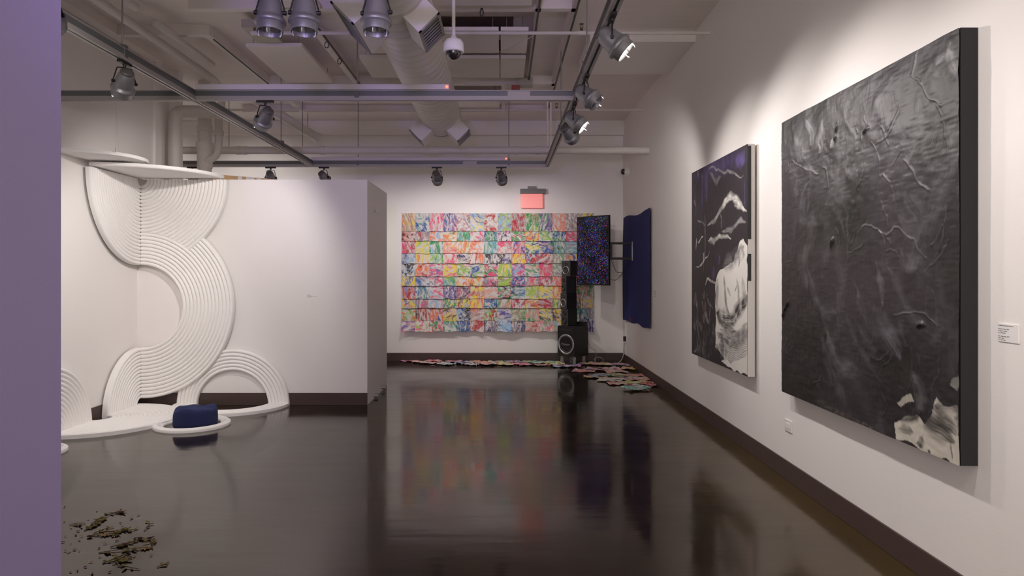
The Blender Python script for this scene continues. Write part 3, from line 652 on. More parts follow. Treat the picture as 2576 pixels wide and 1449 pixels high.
for r, line in enumerate(ROWS):
    for c, code in enumerate(line.split()):
        if '.' in code: continue
        x0 = (1011+c*SX-1262)*pm; w = SX*pm+.002
        jb = random.uniform(-.004, .004)
        zb = fz(YB_ROWS[r+1], Dw)+jb; zt = zb+.31
        if r == 0: zt = fz(YB_ROWS[0], Dw)
        lift = random.uniform(.012, .028)+(random.uniform(.06, .13) if r == 9 else 0)
        curlL, curlR = random.uniform(-.3, 1), random.uniform(-.3, 1); skew = random.uniform(-.003, .003)
        if r == 9: curlL, curlR = random.choice([(0, .9), (.9, 0), (.4, .5), (0, .3)])
        wob = random.uniform(0, 6)
        P = []
        for i in range(9):
            v = i/8; row = []
            for j in range(7):
                u = j/6
                up_ = (v**2.0)*lift*(.55+.6*(curlL*(1-u)**2+curlR*u**2)) + .002*math.sin(9*u+wob)*v
                row.append((x0+u*w+skew*v, YB-.006-.010*v-up_-(c % 2)*.001, zt+(zb-zt)*v+.004*math.sin(5*u+wob)*v*(1 if r < 9 else 2)))
            P.append(row)
        st = random.choice([(1.6, .55), (.55, 1.5), (1.0, 1.0), (1.3, .8), (.8, 1.2)])
        o = paper('painted_sheet', P, code, r*14+c+1, st, random.uniform(-.5, .5))
        nm = []
        for ch in code:
            if NAMES[ch] not in nm: nm.append(NAMES[ch])
        tag(o, '%s painted paper, %s row from top, %s column from left' % (' '.join(nm[:2]), ORD[r], ORD[c]), 'painted paper', 'painted sheets hung in a grid on the back wall')
# loose sheets on the floor
def crumpled(px, py, w, d, rot, code, seed, z0, label, group):
    x, y = floor_pt(px, py); n = 7; P = []; ca, sa = math.cos(rot), math.sin(rot); rr = random.Random(seed)
    hs = [[rr.uniform(0, 1) for _ in range(n)] for _ in range(n)]
    for i in range(n):
        row = []
        for j in range(n):
            u = (j/(n-1)-.5)*w*(1+rr.uniform(-.05, .05)); v = (i/(n-1)-.5)*d*(1+rr.uniform(-.05, .05))
            e = max(abs(j/(n-1)-.5), abs(i/(n-1)-.5))*2
            xx = x+u*ca-v*sa; yy_ = y+u*sa+v*ca
            yy_ = min(yy_, YB-.02); xx = min(xx, XR-.02)
            row.append((xx, yy_, z0+.002+.022*hs[i][j]*(.4+.6*e)))
        P.append(row)
    o = paper('fallen_sheet', P, code, seed, (1, 1), rot); tag(o, label, 'painted paper', group); return o
codes = ['KPS', 'SKW', 'SDW', 'KMS', 'OSM', 'WTL', 'KRM', 'BLM', 'WNL', 'SOD', 'OSD', 'LSO', 'YDS', 'GSD', 'EYK', 'PGR', 'KSR', 'KRM', 'GDE', 'TGD', 'SKG', 'GLE', 'YEG', 'YWT', 'GTN', 'LKP', 'PLK']
xs = [1030, 1058, 1076, 1092, 1108, 1122, 1142, 1166, 1186, 1200, 1216, 1228, 1246, 1260, 1274, 1290, 1304, 1322, 1334, 1350, 1362, 1378, 1392, 1402, 1388, 1412, 1440]
for k, px in enumerate(xs):
    py = 908.5+ (k % 3)*3.0+max(0, (px-1070))*.006 + (2.5 if px > 1080 else 0)
    if px == 1412: py = 923
    if px == 1440: py = 922.5
    nm = ' and '.join([NAMES[codes[k][0]], NAMES[codes[k][1]]])
    crumpled(px, py, .27, .22, random.uniform(-.7, .7), codes[k], 300+k, .004*(k % 4)+.002, '%s crumpled sheet on the floor along the back wall, %s from left' % (nm, (ORD+['fifteenth', 'sixteenth', 'seventeenth', 'eighteenth', 'nineteenth', 'twentieth', 'twenty-first', 'twenty-second', 'twenty-third', 'twenty-fourth', 'twenty-fifth', 'twenty-sixth', 'twenty-seventh'])[k]), 'crumpled sheets strewn along the back wall')
right = [(1482, 917, 'KPW', 'pink-edged'), (1500, 917, 'YEK', 'pale yellow'), (1530, 919, 'SYM', 'cream and salmon'), (1565, 921, 'PMS', 'violet-tinged'), (1470, 934, 'SKM', 'pink grey'), (1500, 931, 'MSK', 'mauve'), (1535, 930, 'RSW', 'red-streaked'), (1590, 930, 'YOS', 'orange-edged curled'),
         (1500, 949, 'LOY', 'light blue with orange corner'), (1528, 946, 'NLV', 'black-spotted grey'), (1560, 947, 'GNY', 'green-spotted'), (1600, 948, 'SMO', 'salmon-edged'), (1560, 966, 'ORW', 'orange-rimmed white'), (1600, 965, 'EWY', 'pale green white'), (1642, 968, 'RRK', 'bright red'), (1600, 980, 'TTG', 'teal painted'), (1548, 936, 'SMW', 'dusty rose'), (1575, 956, 'MWS', 'grey lilac'), (1536, 958, 'WLY', 'pale blue white'), (1622, 957, 'SWO', 'peach-edged'), (1620, 972, 'PMW', 'violet-edged')]
for k, (px, py, code, nm) in enumerate(right):
    crumpled(px, py, .34, .27, random.uniform(-.5, .5)+(.5 if k in (14, 15) else 0), code, 400+k, .004*(k % 4)+.002, '%s crumpled sheet on the floor right of the subwoofer' % nm, 'crumpled sheets strewn toward the right wall')

# ------------------------------------------------------------------ exit sign
D = YB-.12
root = empty('exit_sign', (fx(1340, D), YB, fz(500, D)), 'lit pink-red sign panel under a grey box above the painted papers', 'sign')
MB().box(fx(1309, D), fx(1373, D), D, YB, fz(487, D), fz(474.5, D)).build('sign_housing', mat('sign_grey', (.16, .15, .145), .5), root, .004)
MB().box(fx(1328, D), fx(1348, D), D+.02, YB, fz(474.5, D), fz(468, D)).build('mount_block', mat('sign_mount', (.22, .21, .2), .5), root, .003)
MB().box(fx(1310.5, D), fx(1365.5, D), D+.03, D+.055, fz(523, D), fz(487, D)).build('glowing_panel', mat('lit_red_acrylic', (.75, .35, .32), .3, emis=(1.0, .16, .13), estr=.42, var=.06, vscale=14), root, .003)
rebase(root)
# small wall camera in the corner
D = 11.42; z = fz(432, D)
root = empty('corner_camera', (XR, D, z), 'small white dome camera mounted high on the right wall near the corner', 'security camera')
MB().cyl((XR, D, z), (XR-.075, D, z), .088, .084, 32).build('camera_housing', M_plate, root)
MB().lathe([(.05, 0), (.047, .03), (.035, .045), (.0005, .055)], 28, Matrix.Translation((XR-.075, D, z)) @ Matrix.Rotation(-PI/2, 4, 'Y')).build('camera_dome', M_dome, root); rebase(root)
# thin trim strips near the corner (painted raceway)
o = MB().box(XR-.014, XR, 11.62, 11.72, BB, 2.0).build('cable_raceway', M_wall, None, .002); tag(o, 'narrow white cable raceway strip in the corner beside the blue cloth', 'raceway')

# ------------------------------------------------------------------ screen on wall arm
pl = Vector((fx(1451, 11.48), 11.48, 0)); pr = Vector((fx(1532.5, 11.03), 11.03, 0)); d = (pr-pl).normalized(); wv = (pr-pl).length
nrm = Vector((d.y, -d.x, 0))
if nrm.y > 0: nrm = -nrm
zt, zb = 2.43, 1.308
root = empty('television', (pl+pr)/2+Vector((0, 0, zb)), 'tall black portrait screen showing coloured dots, on a wall arm', 'screen')
Mx = Matrix(((d.x, -nrm.x, 0, pl.x), (d.y, -nrm.y, 0, pl.y), (0, 0, 1, zb), (0, 0, 0, 1))); H = zt-zb
MB().box(0, wv, 0, .035, 0, H, Mx).build('casing', M_speaker, root, .004)
MB().box(.10, wv-.06, .035, .07, .15, H-.35, Mx).build('rear_housing', M_speaker, root, .006)
mb = MB().add([Mx @ Vector(p) for p in ((.018, -.002, .022), (wv-.018, -.002, .022), (wv-.018, -.002, H-.022), (.018, -.002, H-.022))], [(0, 1, 2, 3)]); o = mb.build('display', M_screen, root)
uv = o.data.uv_layers.new(name='uv')
for lp in o.data.loops: uv.data[lp.index].uv = [(0, 0), (.55, 0), (.55, 1), (0, 1)][lp.vertex_index]
rebase(root)
root = empty('wall_mount_arm', (XR, 10.98, 1.85), 'black folding wall arm holding the portrait screen', 'bracket')
zc = 1.5+.36; yb_ = 10.95
MB().box(XR-.035, XR-.012, yb_-.04, yb_+.04, 1.70, 2.0).build('wall_plate', M_silver, root, .003)
for z in (1.975, 1.735): MB().box(XR-.36, XR-.03, yb_+.01, yb_+.04, z-.018, z+.018).build('arm_bar', M_black, root, .003)
MB().box(XR-.37, XR-.34, yb_+.005, yb_+.045, 1.715, 1.995).build('arm_pivot', M_black, root, .003)
e = (Mx @ Vector((wv*.80, .07, 0)))
MB().cyl((XR-.36, yb_+.025, 1.855), (e.x, e.y+.05, 1.855), .024, n=14).build('front_arm', M_black, root)
MB().box(wv*.3, wv*.85, .07, .09, .45, .65, Mx).build('screen_plate', M_black, root)
rebase(root)
pipe_thing('screen_cable', 'thin black cable looping from the screen edge to the blue cloth, upper one', 'cable', smoothcurve([(fx(1533, 11.1), 11.1, fz(645, 11.1)), (fx(1542, 11.2), 11.2, fz(665, 11.2)), (fx(1550, 11.4), 11.4, fz(683, 11.4)), (fx(1560, 11.6), 11.6, fz(686, 11.6)), (XR-.03, 11.68, fz(685, 11.68))], 8), .004, M_cable, 6)
pipe_thing('screen_cable', 'thin black cable from the screen bottom edge to the blue cloth, lower one', 'cable', smoothcurve([(fx(1533, 11.1), 11.1, fz(702, 11.1)), (fx(1548, 11.2), 11.25, fz(705, 11.2)), (fx(1558, 11.4), 11.45, fz(699, 11.4)), (fx(1565, 11.6), 11.6, fz(688, 11.6)), (XR-.03, 11.66, fz(685, 11.66))], 8), .004, M_cable, 6)

# ------------------------------------------------------------------ speaker tower
SXc, SYc = 1.185, 11.60
def frame(cx, cy, z, a):      # local +x right along baffle, -y = baffle direction
    f = Vector((-math.sin(a), -math.cos(a), 0)); r = Vector((math.cos(a), -math.sin(a), 0))
    return Matrix(((r.x, -f.x, 0, cx), (r.y, -f.y, 0, cy), (0, 0, 1, z), (0, 0, 0, 1)))
def driver(root, Mx, x, z, y, r, ring_m, name='woofer', ringw=.012):
    T = Mx @ Matrix.Translation((x, y, z)) @ Matrix.Rotation(PI/2, 4, 'X')
    rg_ = MB().lathe([(r, -.004), (r+.001, .008), (r-.003, .012), (r-ringw, .011), (r-ringw-.002, .004)], 40, T).build(name+'_ring', ring_m, root)
    MB().lathe([(r-ringw, .005), (r-ringw-.012, .010), (r-ringw-.022, .004), (r*.35, -.03), (r*.33, -.028), (r*.2, -.012), (.0005, -.006)], 40, T).build(name, M_cone, rg_)
    return T
root = empty('subwoofer', (SXc, SYc, 0), 'big black square subwoofer on clear legs at the tower bottom', 'subwoofer')
a = math.radians(43); Mx = frame(SXc, SYc, 0, a); hw = .182
MB().box(-hw, hw, -hw, hw, .135, .635, Mx).build('cabinet', M_speaker, root, .006)
MB().box(-.12, .12, -hw-.002, -hw+.01, .555, .595, Mx).build('port_slot', M_dark, root)
T = driver(root, Mx, 0, .335, -hw, .165, M_silver, ringw=.026)
for k in range(8):
    t_ = 2*PI*k/8; q = T @ Vector((.152*math.cos(t_), .152*math.sin(t_), .010)); q2 = T @ Vector((.152*math.cos(t_), .152*math.sin(t_), .014)); MB().cyl(q, q2, .005, n=8).build('screw', M_black, root)
def text_mesh(body, size, M, name, m, parent, extr=.0004, align='CENTER'):
    cu = bpy.data.curves.new(name, 'FONT'); cu.body = body; cu.size = size; cu.extrude = extr; cu.align_x = align; cu.align_y = 'CENTER'; cu.resolution_u = 2
    t_ = bpy.data.objects.new(name, cu); COL.objects.link(t_); bpy.context.view_layer.update()
    me = bpy.data.meshes.new_from_object(t_); bpy.data.objects.remove(t_)
    me.transform(M); me.materials.clear(); me.materials.append(m)
    o = bpy.data.objects.new(name, me); COL.objects.link(o); o.parent = parent; return o
text_mesh('Pioneer', .055, Mx @ Matrix.Translation((0, -hw-.012, .335)) @ Matrix.Rotation(PI/2, 4, 'X'), 'woofer_lettering', M_grille, root)
for sx in (-1, 1):
    for sy in (-1, 1):
        p = Mx @ Vector((sx*.13, sy*.13, 0)); MB().cyl(p+Vector((0, 0, .001)), p+Vector((0, 0, .137)), .030, .024, 20).build('clear_leg', M_acr, root)
rebase(root)
def speaker(z0, z1, deg, w, dep, label, kind, dx=0):
    cx, cy = SXc-.065+dx, SYc-.0; root = empty('bookshelf_speaker', (cx, cy, z0), label, 'speaker', 'stacked bookshelf speakers'); Mx = frame(cx, cy, z0, math.radians(deg)); h = z1-z0-.001
    MB().box(-w/2, w/2, -dep/2, dep/2, .001, h, Mx).build('cabinet', M_speaker, root, .004)
    MB().box(-w/2+.003, w/2-.003, -dep/2-.003, -dep/2+.001, .004, h-.003, Mx).build('baffle', M_spkface, root)
    if kind == 'ring':
        driver(root, Mx, 0, h*.38, -dep/2-.003, .066, M_silver, ringw=.009)
        driver(root, Mx, 0, h*.80, -dep/2-.003, .026, M_spkface, 'tweeter', .006)
    else:
        driver(root, Mx, 0, h*.30, -dep/2-.003, .055, M_black, ringw=.006)
        driver(root, Mx, 0, h*.75, -dep/2-.003, .036, M_black, 'tweeter', .006)
    rebase(root)
speaker(.636, .915, 54, .17, .20, 'black speaker directly on the subwoofer, dark cones', 'plain', .005)
speaker(.915, 1.178, 58, .17, .21, 'black speaker second from the bottom with silver cone ring', 'ring', -.005)
speaker(1.178, 1.455, 68, .17, .19, 'black speaker third from the bottom, turned most to the side', 'plain')
speaker(1.455, 1.712, 42, .18, .20, 'topmost black speaker with silver cone ring beside the screen', 'ring', .012)
root = empty('amplifier_box', (1.35, SYc, .636), 'low black amplifier box on the subwoofer behind the speakers', 'amplifier')
MB().box(.02, .17, .08, .17, .001, .062, frame(SXc, SYc, .636, math.radians(43))).build('amplifier_case', M_speaker, root, .003); rebase(root)
rr = random.Random(5)
for k in range(4):
    px = 1455+k*3; pts = [(fx(px+rr.uniform(-3, 3), 11.8), 11.78+.02*k, fz(py, 11.8)) for py in (735, 755, 775, 795, 812, 818)]
    o = MB().tube(smoothcurve(pts, 5), .003, 6).build('speaker_wire', M_cable); tag(o, 'thin black speaker wire hanging behind the speaker tower', 'cable', 'wires behind the speaker tower')
D = 11.45
pipe_thing('power_cord', 'pale cord running down the subwoofer side to the floor', 'cable', smoothcurve([(fx(1465, 11.7), 11.72, fz(822, 11.7)), (fx(1476, 11.6), 11.66, fz(828, 11.6)), (fx(1480, 11.6), 11.62, fz(858, 11.6)), (fx(1487, 11.7), 11.70, fz(875, 11.7)), (fx(1499, 11.85), 11.85, fz(884, 11.85)), (fx(1500, 11.7), 11.8, .01)], 8), .004, M_cablew, 6)
pipe_thing('extension_lead', 'grey cable from the corner outlet curving across floor to the subwoofer', 'cable', smoothcurve([(XR-.03, 11.60, fz(862, 11.6)), (XR-.04, 11.6, .30), (XR-.07, 11.58, .10), (XR-.16, 11.50, .02), (fx(1545, 11.4), 11.42, .008), (fx(1515, 11.5), 11.50, .008), (fx(1495, 11.6), 11.58, .008), (fx(1487, 11.6), 11.60, .03)], 8), .007, M_cablew, 8)
c = Vector((fx(1508, 11.6), 11.68, .05)); pipe_thing('cable_loop', 'small loop of thin grey cable standing behind the extension lead', 'cable', [c+Vector((.075*math.cos(k*PI/12), .03*math.sin(k*PI/12), .042*math.sin(k*PI/12))) for k in range(25)], .0045, M_cablew, 6)
root = empty('corner_outlet', (XR, 11.60, fz(853, 11.6)), 'black plug in a small outlet low in the corner below the cloth', 'outlet')
z = fz(853, 11.6); MB().box(XR-.01, XR, 11.56, 11.64, z-.06, z+.06).build('cover_plate', M_plate, root); MB().box(XR-.055, XR-.01, 11.58, 11.62, z-.035, z+.045).build('plug', M_black, root, .004); rebase(root)

# ------------------------------------------------------------------ blue canvas on right wall
n, m = 26, 22; P = []
for i in range(m+1):
    v = i/m; row = []
    for j in range(n+1):
        u = j/n; y = 11.66-(11.66-9.63)*u+.02*math.sin(6*v)*(1-u)*(1-u)
        top = 2.425-.035*u+.018*math.sin(9*u)+.05*max(0, u-.9)*10*.3; bot = .72+.012*math.sin(14*u+.5)+.01*u
        x = XR-.022-.010*math.sin(7*u+2*v)-.012*math.sin(3*v+4*u)*(v)-.02*(1-u)**4
        row.append((x, y, top+(bot-top)*v))
    P.append(row)
root = empty('blue_cloth', (XR, 10.6, .7), 'deep blue unstretched canvas hanging on the right wall near the corner', 'wall hanging')
mb = MB(); mb.grid(P); mb.build('canvas_sheet', M_cloth, root)
MB().add([(XR-.040, 11.05, .73), (XR-.040, 10.98, .72), (XR-.042, 11.03, .84)], [(0, 1, 2)]).build('red_mark', M_red, root)
MB().add([(XR-.036, 9.655, 1.02), (XR-.036, 9.635, 1.02), (XR-.036, 9.635, 1.2), (XR-.036, 9.65, 1.2)], [(0, 1, 2, 3)]).build('red_mark', M_red, root)
rebase(root)

# ------------------------------------------------------------------ paintings
def vnoise(H, W_, gy, gx, rng):
    g = rng.random((gy+2, gx+2)); y = np.linspace(0, gy, H, endpoint=False); x = np.linspace(0, gx, W_, endpoint=False)
    yi = y.astype(int); xi = x.astype(int); fy = (y-yi)[:, None]; fx_ = (x-xi)[None]; fy = fy*fy*(3-2*fy); fx_ = fx_*fx_*(3-2*fx_)
    a = g[yi][:, xi]; b = g[yi][:, xi+1]; c = g[yi+1][:, xi]; d_ = g[yi+1][:, xi+1]
    return (a*(1-fx_)+b*fx_)*(1-fy)+(c*(1-fx_)+d_*fx_)*fy
class Canvas:
    def __init__(s, xf, y_left, y_right, z0, z1, H, W_, base, rng):
        s.xf, s.yl, s.yr, s.z0, s.z1, s.H, s.W = xf, y_left, y_right, z0, z1, H, W_
        s.w = y_left-y_right; s.h = z1-z0; s.rng = rng; s.wb = .03
        s.c = np.ones((H, W_, 3))*np.array(base); s.ht = np.zeros((H, W_))
        uu, vv = np.meshgrid(np.linspace(0, s.w, W_), np.linspace(0, s.h, H)); s.U = uu; s.V = vv
    def uv(s, px, py):           # where a mark sits on the picture surface, metres from its lower left
        Dd = s.xf*F/(px-1262); return (s.yl-Dd, fz(py, Dd)-s.z0)
    def dist(s, pts):
        if not hasattr(s, 'wx'):
            f1 = lambda a, b: vnoise(s.H, s.W, a, b, s.rng)-.5
            s.wx = f1(9, 8)+.55*f1(24, 20)+.15*f1(80, 64); s.wy = f1(9, 8)+.55*f1(24, 20)+.15*f1(80, 64)
        U_, V_ = s.U+s.wx*s.wb, s.V+s.wy*s.wb
        best = np.full((s.H, s.W), 9.); side = np.zeros((s.H, s.W)); arc = np.zeros((s.H, s.W)); acc = 0
        for (a, b) in zip(pts[:-1], pts[1:]):
            ax_, ay = a; bx_, by = b; dx, dy = bx_-ax_, by-ay; L2 = max(dx*dx+dy*dy, 1e-9); L_ = math.sqrt(L2)
            t_ = np.clip(((U_-ax_)*dx+(V_-ay)*dy)/L2, 0, 1); ex = U_-ax_-t_*dx; ey = V_-ay-t_*dy
            dd = np.sqrt(ex*ex+ey*ey); sg = (ex*dy-ey*dx)/L_; k = dd < best
            best = np.where(k, dd, best); side = np.where(k, sg, side); arc = np.where(k, acc+t_*L_, arc); acc += L_
        return best, side, arc, acc
    def stroke(s, pix, width, color, alpha=.8, bristle=.5, soft=.35, ridge=0, m_units=False, taper=True):
        pts = pix if m_units else [s.uv(*p) for p in pix]
        pts = [tuple(p[:2]) for p in smoothcurve([(a, b, 0) for a, b in pts], 5)] if len(pts) > 2 else pts
        d_, sd, arc, L_ = s.dist(pts); wd = width*(np.clip(np.minimum(arc, L_-arc)/max(L_*.25, 1e-6)+.25, 0, 1) if taper else 1)
        a = np.clip((wd-d_)/(wd*soft+1e-6), 0, 1)
        ph = s.rng.uniform(0, 6); f_ = np.sin(sd/width*9+ph)*.5+np.sin(sd/width*23+ph*2+arc*6)*.5
        nz = vnoise(s.H, s.W, 40, 30, s.rng)
        a = a*alpha*(1-bristle*np.clip(.5+.5*f_+(nz-.5)*1.6, 0, 1))
        s.c = s.c*(1-a[..., None])+np.array(color)*a[..., None]; s.ht += ridge*np.exp(-(d_/max(width, .002))**2)
    def poly(s, pix, color, alpha=.9, edge=.02):
        pts = [s.uv(*p) for p in pix]; n_ = len(pts); ins = np.zeros((s.H, s.W), bool)
        wob = (vnoise(s.H, s.W, 24, 18, s.rng)-.5)*edge; U = s.U+wob; V = s.V+(vnoise(s.H, s.W, 22, 20, s.rng)-.5)*edge
        for i in range(n_):
            x1, y1 = pts[i]; x2, y2 = pts[(i+1) % n_]
            k = ((y1 > V) != (y2 > V)) & (U < (x2-x1)*(V-y1)/(y2-y1+1e-12)+x1); ins ^= k
        a = ins*alpha; s.c = s.c*(1-a[..., None])+np.array(color)*a[..., None]
    def build(s, root, name, m, hs=1.0):
        Y = s.yl-s.U; Z = s.z0+s.V; X = s.xf-s.ht*hs
        co = np.stack([X, Y, Z], -1).reshape(-1, 3); me = bpy.data.meshes.new(name)
        idx = np.arange(s.H*s.W).reshape(s.H, s.W); q_ = np.stack([idx[:-1, :-1], idx[1:, :-1], idx[1:, 1:], idx[:-1, 1:]], -1).reshape(-1, 4)
        q_ = q_[:, ::-1]
        me.vertices.add(len(co)); me.vertices.foreach_set('co', co.ravel()); me.loops.add(q_.size); me.loops.foreach_set('vertex_index', q_.ravel())
        me.polygons.add(len(q_)); me.polygons.foreach_set('loop_start', np.arange(0, q_.size, 4)); me.polygons.foreach_set('loop_total', np.full(len(q_), 4))
        me.update(calc_edges=True); me.validate(); me.polygons.foreach_set('use_smooth', [True]*len(q_))
        at = me.attributes.new('paint', 'FLOAT_COLOR', 'POINT'); c4 = np.concatenate([np.clip(s.c, 0, 1), np.ones((s.H, s.W, 1))], -1); at.data.foreach_set('color', c4.ravel())
        me.materials.append(m); o = bpy.data.objects.new(name, me); COL.objects.link(o); o.parent = root
        bpy.context.view_layer.update()
        if me.polygons[0].normal.x > 0: me.flip_normals()
        return o
g = lambda v: np.array(rgb(v, v, v))
# large dark painting
rng = np.random.default_rng(3); c = Canvas(2.0, 4.97, 3.04, .66, 2.573, 420, 300, rgb(42, 38, 40), rng)
n1 = vnoise(c.H, c.W, 5, 4, rng); n2 = vnoise(c.H, c.W, 14, 9, rng); n3 = vnoise(c.H, c.W, 60, 34, rng); n4 = vnoise(c.H, c.W, 160, 40, rng)
c.c *= (.25+.75*n1+.55*n2+.35*n3+.18*n4)[..., None]; c.wb = .07
c.c += (n1[..., None]-.5)*np.array([.010, .004, .012]); c.ht += n3*.0016+n4*.0012+n2*.002
for k in range(120):
    x0, y0 = rng.uniform(0, c.w), rng.uniform(0.1, c.h); an = rng.choice([rng.normal(-1.05, .25), rng.normal(1.2, .25)]); L_ = rng.uniform(.15, .6)
    b_ = rng.uniform(.0, .6); v = rng.choice([rng.uniform(36, 52), rng.uniform(84, 122)], p=[.45, .55])
    pts = [(x0, y0), (x0+L_*.5*math.cos(an), y0+L_*.5*math.sin(an)), (x0+L_*math.cos(an+b_), y0+L_*math.sin(an+b_))]
    c.stroke(pts, rng.uniform(.02, .10), rgb(v, v-3, v+rng.uniform(-2, 5)), rng.uniform(.15, .5), .8, .9, .0015, True)
for k in range(46):
    x0, y0 = rng.uniform(.05, c.w-.05), rng.uniform(0.2, c.h-.05); an = rng.choice([rng.normal(-.9, .3), rng.normal(-1.9, .3)]); L_ = rng.uniform(.05, .30)
    pts = [(x0, y0), (x0+L_*.5*math.cos(an), y0+L_*.5*math.sin(an)), (x0+L_*math.cos(an-.25), y0+L_*math.sin(an-.25))]
    c.stroke(pts, .0035, rgb(108, 106, 108), .35, .5, .5, .003, True)
for pts, wd, v, al in (([(2000, 340), (2020, 400)], .07, 150, .55), ([(2035, 300), (2050, 370)], .06, 185, .5), ([(2075, 300), (2060, 390)], .05, 160, .6), ([(2100, 340), (2095, 370)], .03, 200, .7),
                       ([(2250, 200), (2210, 270), (2190, 330)], .06, 112, .7), ([(2300, 100), (2390, 90)], .10, 105, .5), ([(2370, 170), (2400, 110)], .03, 150, .6), ([(2395, 120), (2415, 190)], .035, 165, .5), ([(2130, 420), (2160, 450)], .04, 140, .5),
                       ([(2030, 460), (2020, 540), (2060, 560)], .07, 92, .6), ([(2290, 500), (2310, 560), (2260, 570)], .10, 98, .5), ([(2040, 680), (2060, 760), (2110, 790)], .05, 100, .45), ([(2200, 650), (2230, 780)], .03, 112, .5)):
    c.stroke(pts, wd, rgb(v, v-3, v+2), al, .7, .7, .003)
for pts in ([(2297, 190), (2340, 240), (2378, 282)], [(2218, 318), (2240, 360)], [(2282, 405), (2340, 480)], [(2165, 590), (2185, 562), (2215, 590), (2225, 625)], [(2210, 590), (2290, 600), (2335, 640)], [(1995, 405), (2060, 440)], [(2180, 270), (2190, 320)], [(2300, 190), (2312, 135)], [(2260, 800), (2330, 795), (2360, 820)]):
    c.stroke(pts, .0045, rgb(140, 137, 138), .55, .5, .6, .003)
for pts in ([(2180, 330), (2190, 318)], [(2320, 830), (2330, 825)], [(1971, 800), (1990, 765)], [(2090, 620), (2095, 615)], [(2108, 310), (2104, 345)]): c.stroke(pts, .012, rgb(22, 20, 22), .9, .1, .4, .012)
cream = rgb(206, 200, 188)
c.poly([(2248, 1052), (2305, 1045), (2330, 1062), (2360, 1010), (2416, 1030), (2416, 1180), (2340, 1150), (2250, 1100)], cream, .93, .05)
c.poly([(2262, 1010), (2300, 998), (2310, 1018), (2270, 1022)], cream, .6, .06)
c.poly([(2390, 960), (2416, 900), (2416, 985)], rgb(150, 146, 140), .6, .08)
for pts, wd, al in (([(2330, 1035), (2380, 1090), (2400, 1105)], .06, .85), ([(2335, 1015), (2400, 1080)], .05, .8), ([(2255, 1070), (2300, 1080)], .035, .7), ([(2318, 1120), (2330, 1090)], .03, .95), ([(2310, 1112), (2325, 1118)], .022, .95), ([(2345, 1130), (2352, 1142)], .016, .95), ([(2395, 1045), (2412, 1050)], .05, .8), ([(2360, 1020), (2415, 1010)], .045, .75), ([(2397, 1100), (2400, 1150)], .006, .8), ([(2250, 1040), (2330, 1032)], .05, .9)):
    c.stroke(pts, wd, rgb(44, 42, 44), al, .5, .6, .002)
for k in range(8): c.stroke([(2060+k*18, 1020+k*9), (2075+k*18, 1018+k*10)], .02, rgb(150, 146, 140), .35, .8, .9)
root = empty('large_painting', (XR, 4.0, .66), 'large square near-black abstract painting with cream patch at lower right corner', 'painting')
MB().box(2.003, XR-.003, 3.04, 4.97, .66, 2.573).build('canvas_sides', mat('black_canvas_edge', (.018, .017, .019), .8, bump=.2, bscale=300), root)
M_big = canvas_material('thick_dark_paint', .42, .34); c.build(root, 'painted_surface', M_big); rebase(root)
# small black, white and purple painting
rng = np.random.default_rng(8); c = Canvas(2.0, 7.33, 5.67, .66, 2.555, 460, 330, rgb(42, 36, 42), rng); c.wb = .06
n1 = vnoise(c.H, c.W, 6, 4, rng); n2 = vnoise(c.H, c.W, 50, 14, rng); c.c *= (.75+.3*n1+.2*n2)[..., None]
pur = rgb(96, 80, 140)
for pts, wd, al in (([(1745, 440), (1790, 425), (1870, 385)], .16, .35), ([(1765, 440), (1768, 520)], .05, .4), ([(1775, 440), (1776, 505)], .06, .6), ([(1855, 385), (1858, 410)], .09, .8), ([(1862, 395), (1872, 400)], .08, .8), ([(1818, 400), (1822, 425)], .06, .45), ([(1808, 650), (1810, 665)], .05, .8), ([(1795, 675), (1796, 700)], .05, .6), ([(1875, 450), (1876, 520)], .02, .6), ([(1750, 480), (1752, 540)], .05, .3)):
    c.stroke(pts, wd, pur, al, .5, .9)
wh = np.array(rgb(226, 222, 216)); gr = np.array(rgb(150, 146, 146))
for pts, wd, v, al in (([(1782, 432), (1790, 425), (1820, 436), (1850, 433), (1874, 440)], .018, gr, .8), ([(1785, 440), (1800, 462), (1812, 448)], .035, gr, .35), ([(1778, 572), (1800, 552), (1820, 510), (1850, 500)], .035, wh, .6), ([(1820, 512), (1840, 498), (1865, 520), (1878, 532)], .045, wh, .8), ([(1850, 522), (1876, 530)], .04, wh, .7), ([(1815, 585), (1835, 575), (1878, 556)], .028, gr, .9), ([(1812, 540), (1815, 575)], .02, gr, .5),
                       ([(1780, 612), (1810, 600), (1838, 593)], .028, wh, .8), ([(1782, 618), (1800, 607)], .025, gr, .9), ([(1754, 553), (1774, 575)], .014, gr, .8), ([(1772, 540), (1774, 600), (1770, 680)], .016, gr, .6), ([(1750, 625), (1753, 600)], .016, wh, .6), ([(1768, 640), (1772, 660)], .022, wh, .7), ([(1785, 640), (1776, 655), (1748, 676)], .010, wh, .7), ([(1755, 610), (1770, 600)], .012, wh, .8),
                       ([(1776, 714), (1782, 704), (1802, 708)], .016, wh, .9), ([(1755, 430), (1758, 445)], .03, gr, .5), ([(1765, 435), (1767, 448)], .02, gr, .5), ([(1747, 505), (1752, 512)], .02, gr, .5)):
    c.stroke(pts, wd, v, al, .6, .6)
for k in range(60):
    px = rng.uniform(1745, 1800); py = rng.uniform(730, 880+(px-1745)*.3); c.stroke([(px, py), (px+rng.uniform(-8, 12), py+rng.uniform(8, 40))], rng.uniform(.012, .05), gr*rng.uniform(.3, 1.2), rng.uniform(.25, .7), .8, .8)
c.poly([(1800, 705), (1812, 680), (1840, 662), (1860, 612), (1870, 600), (1881, 625), (1881, 948), (1815, 912), (1822, 900), (1800, 870)], wh, .97, .05)
bk = rgb(36, 32, 36); md = rgb(120, 116, 118)
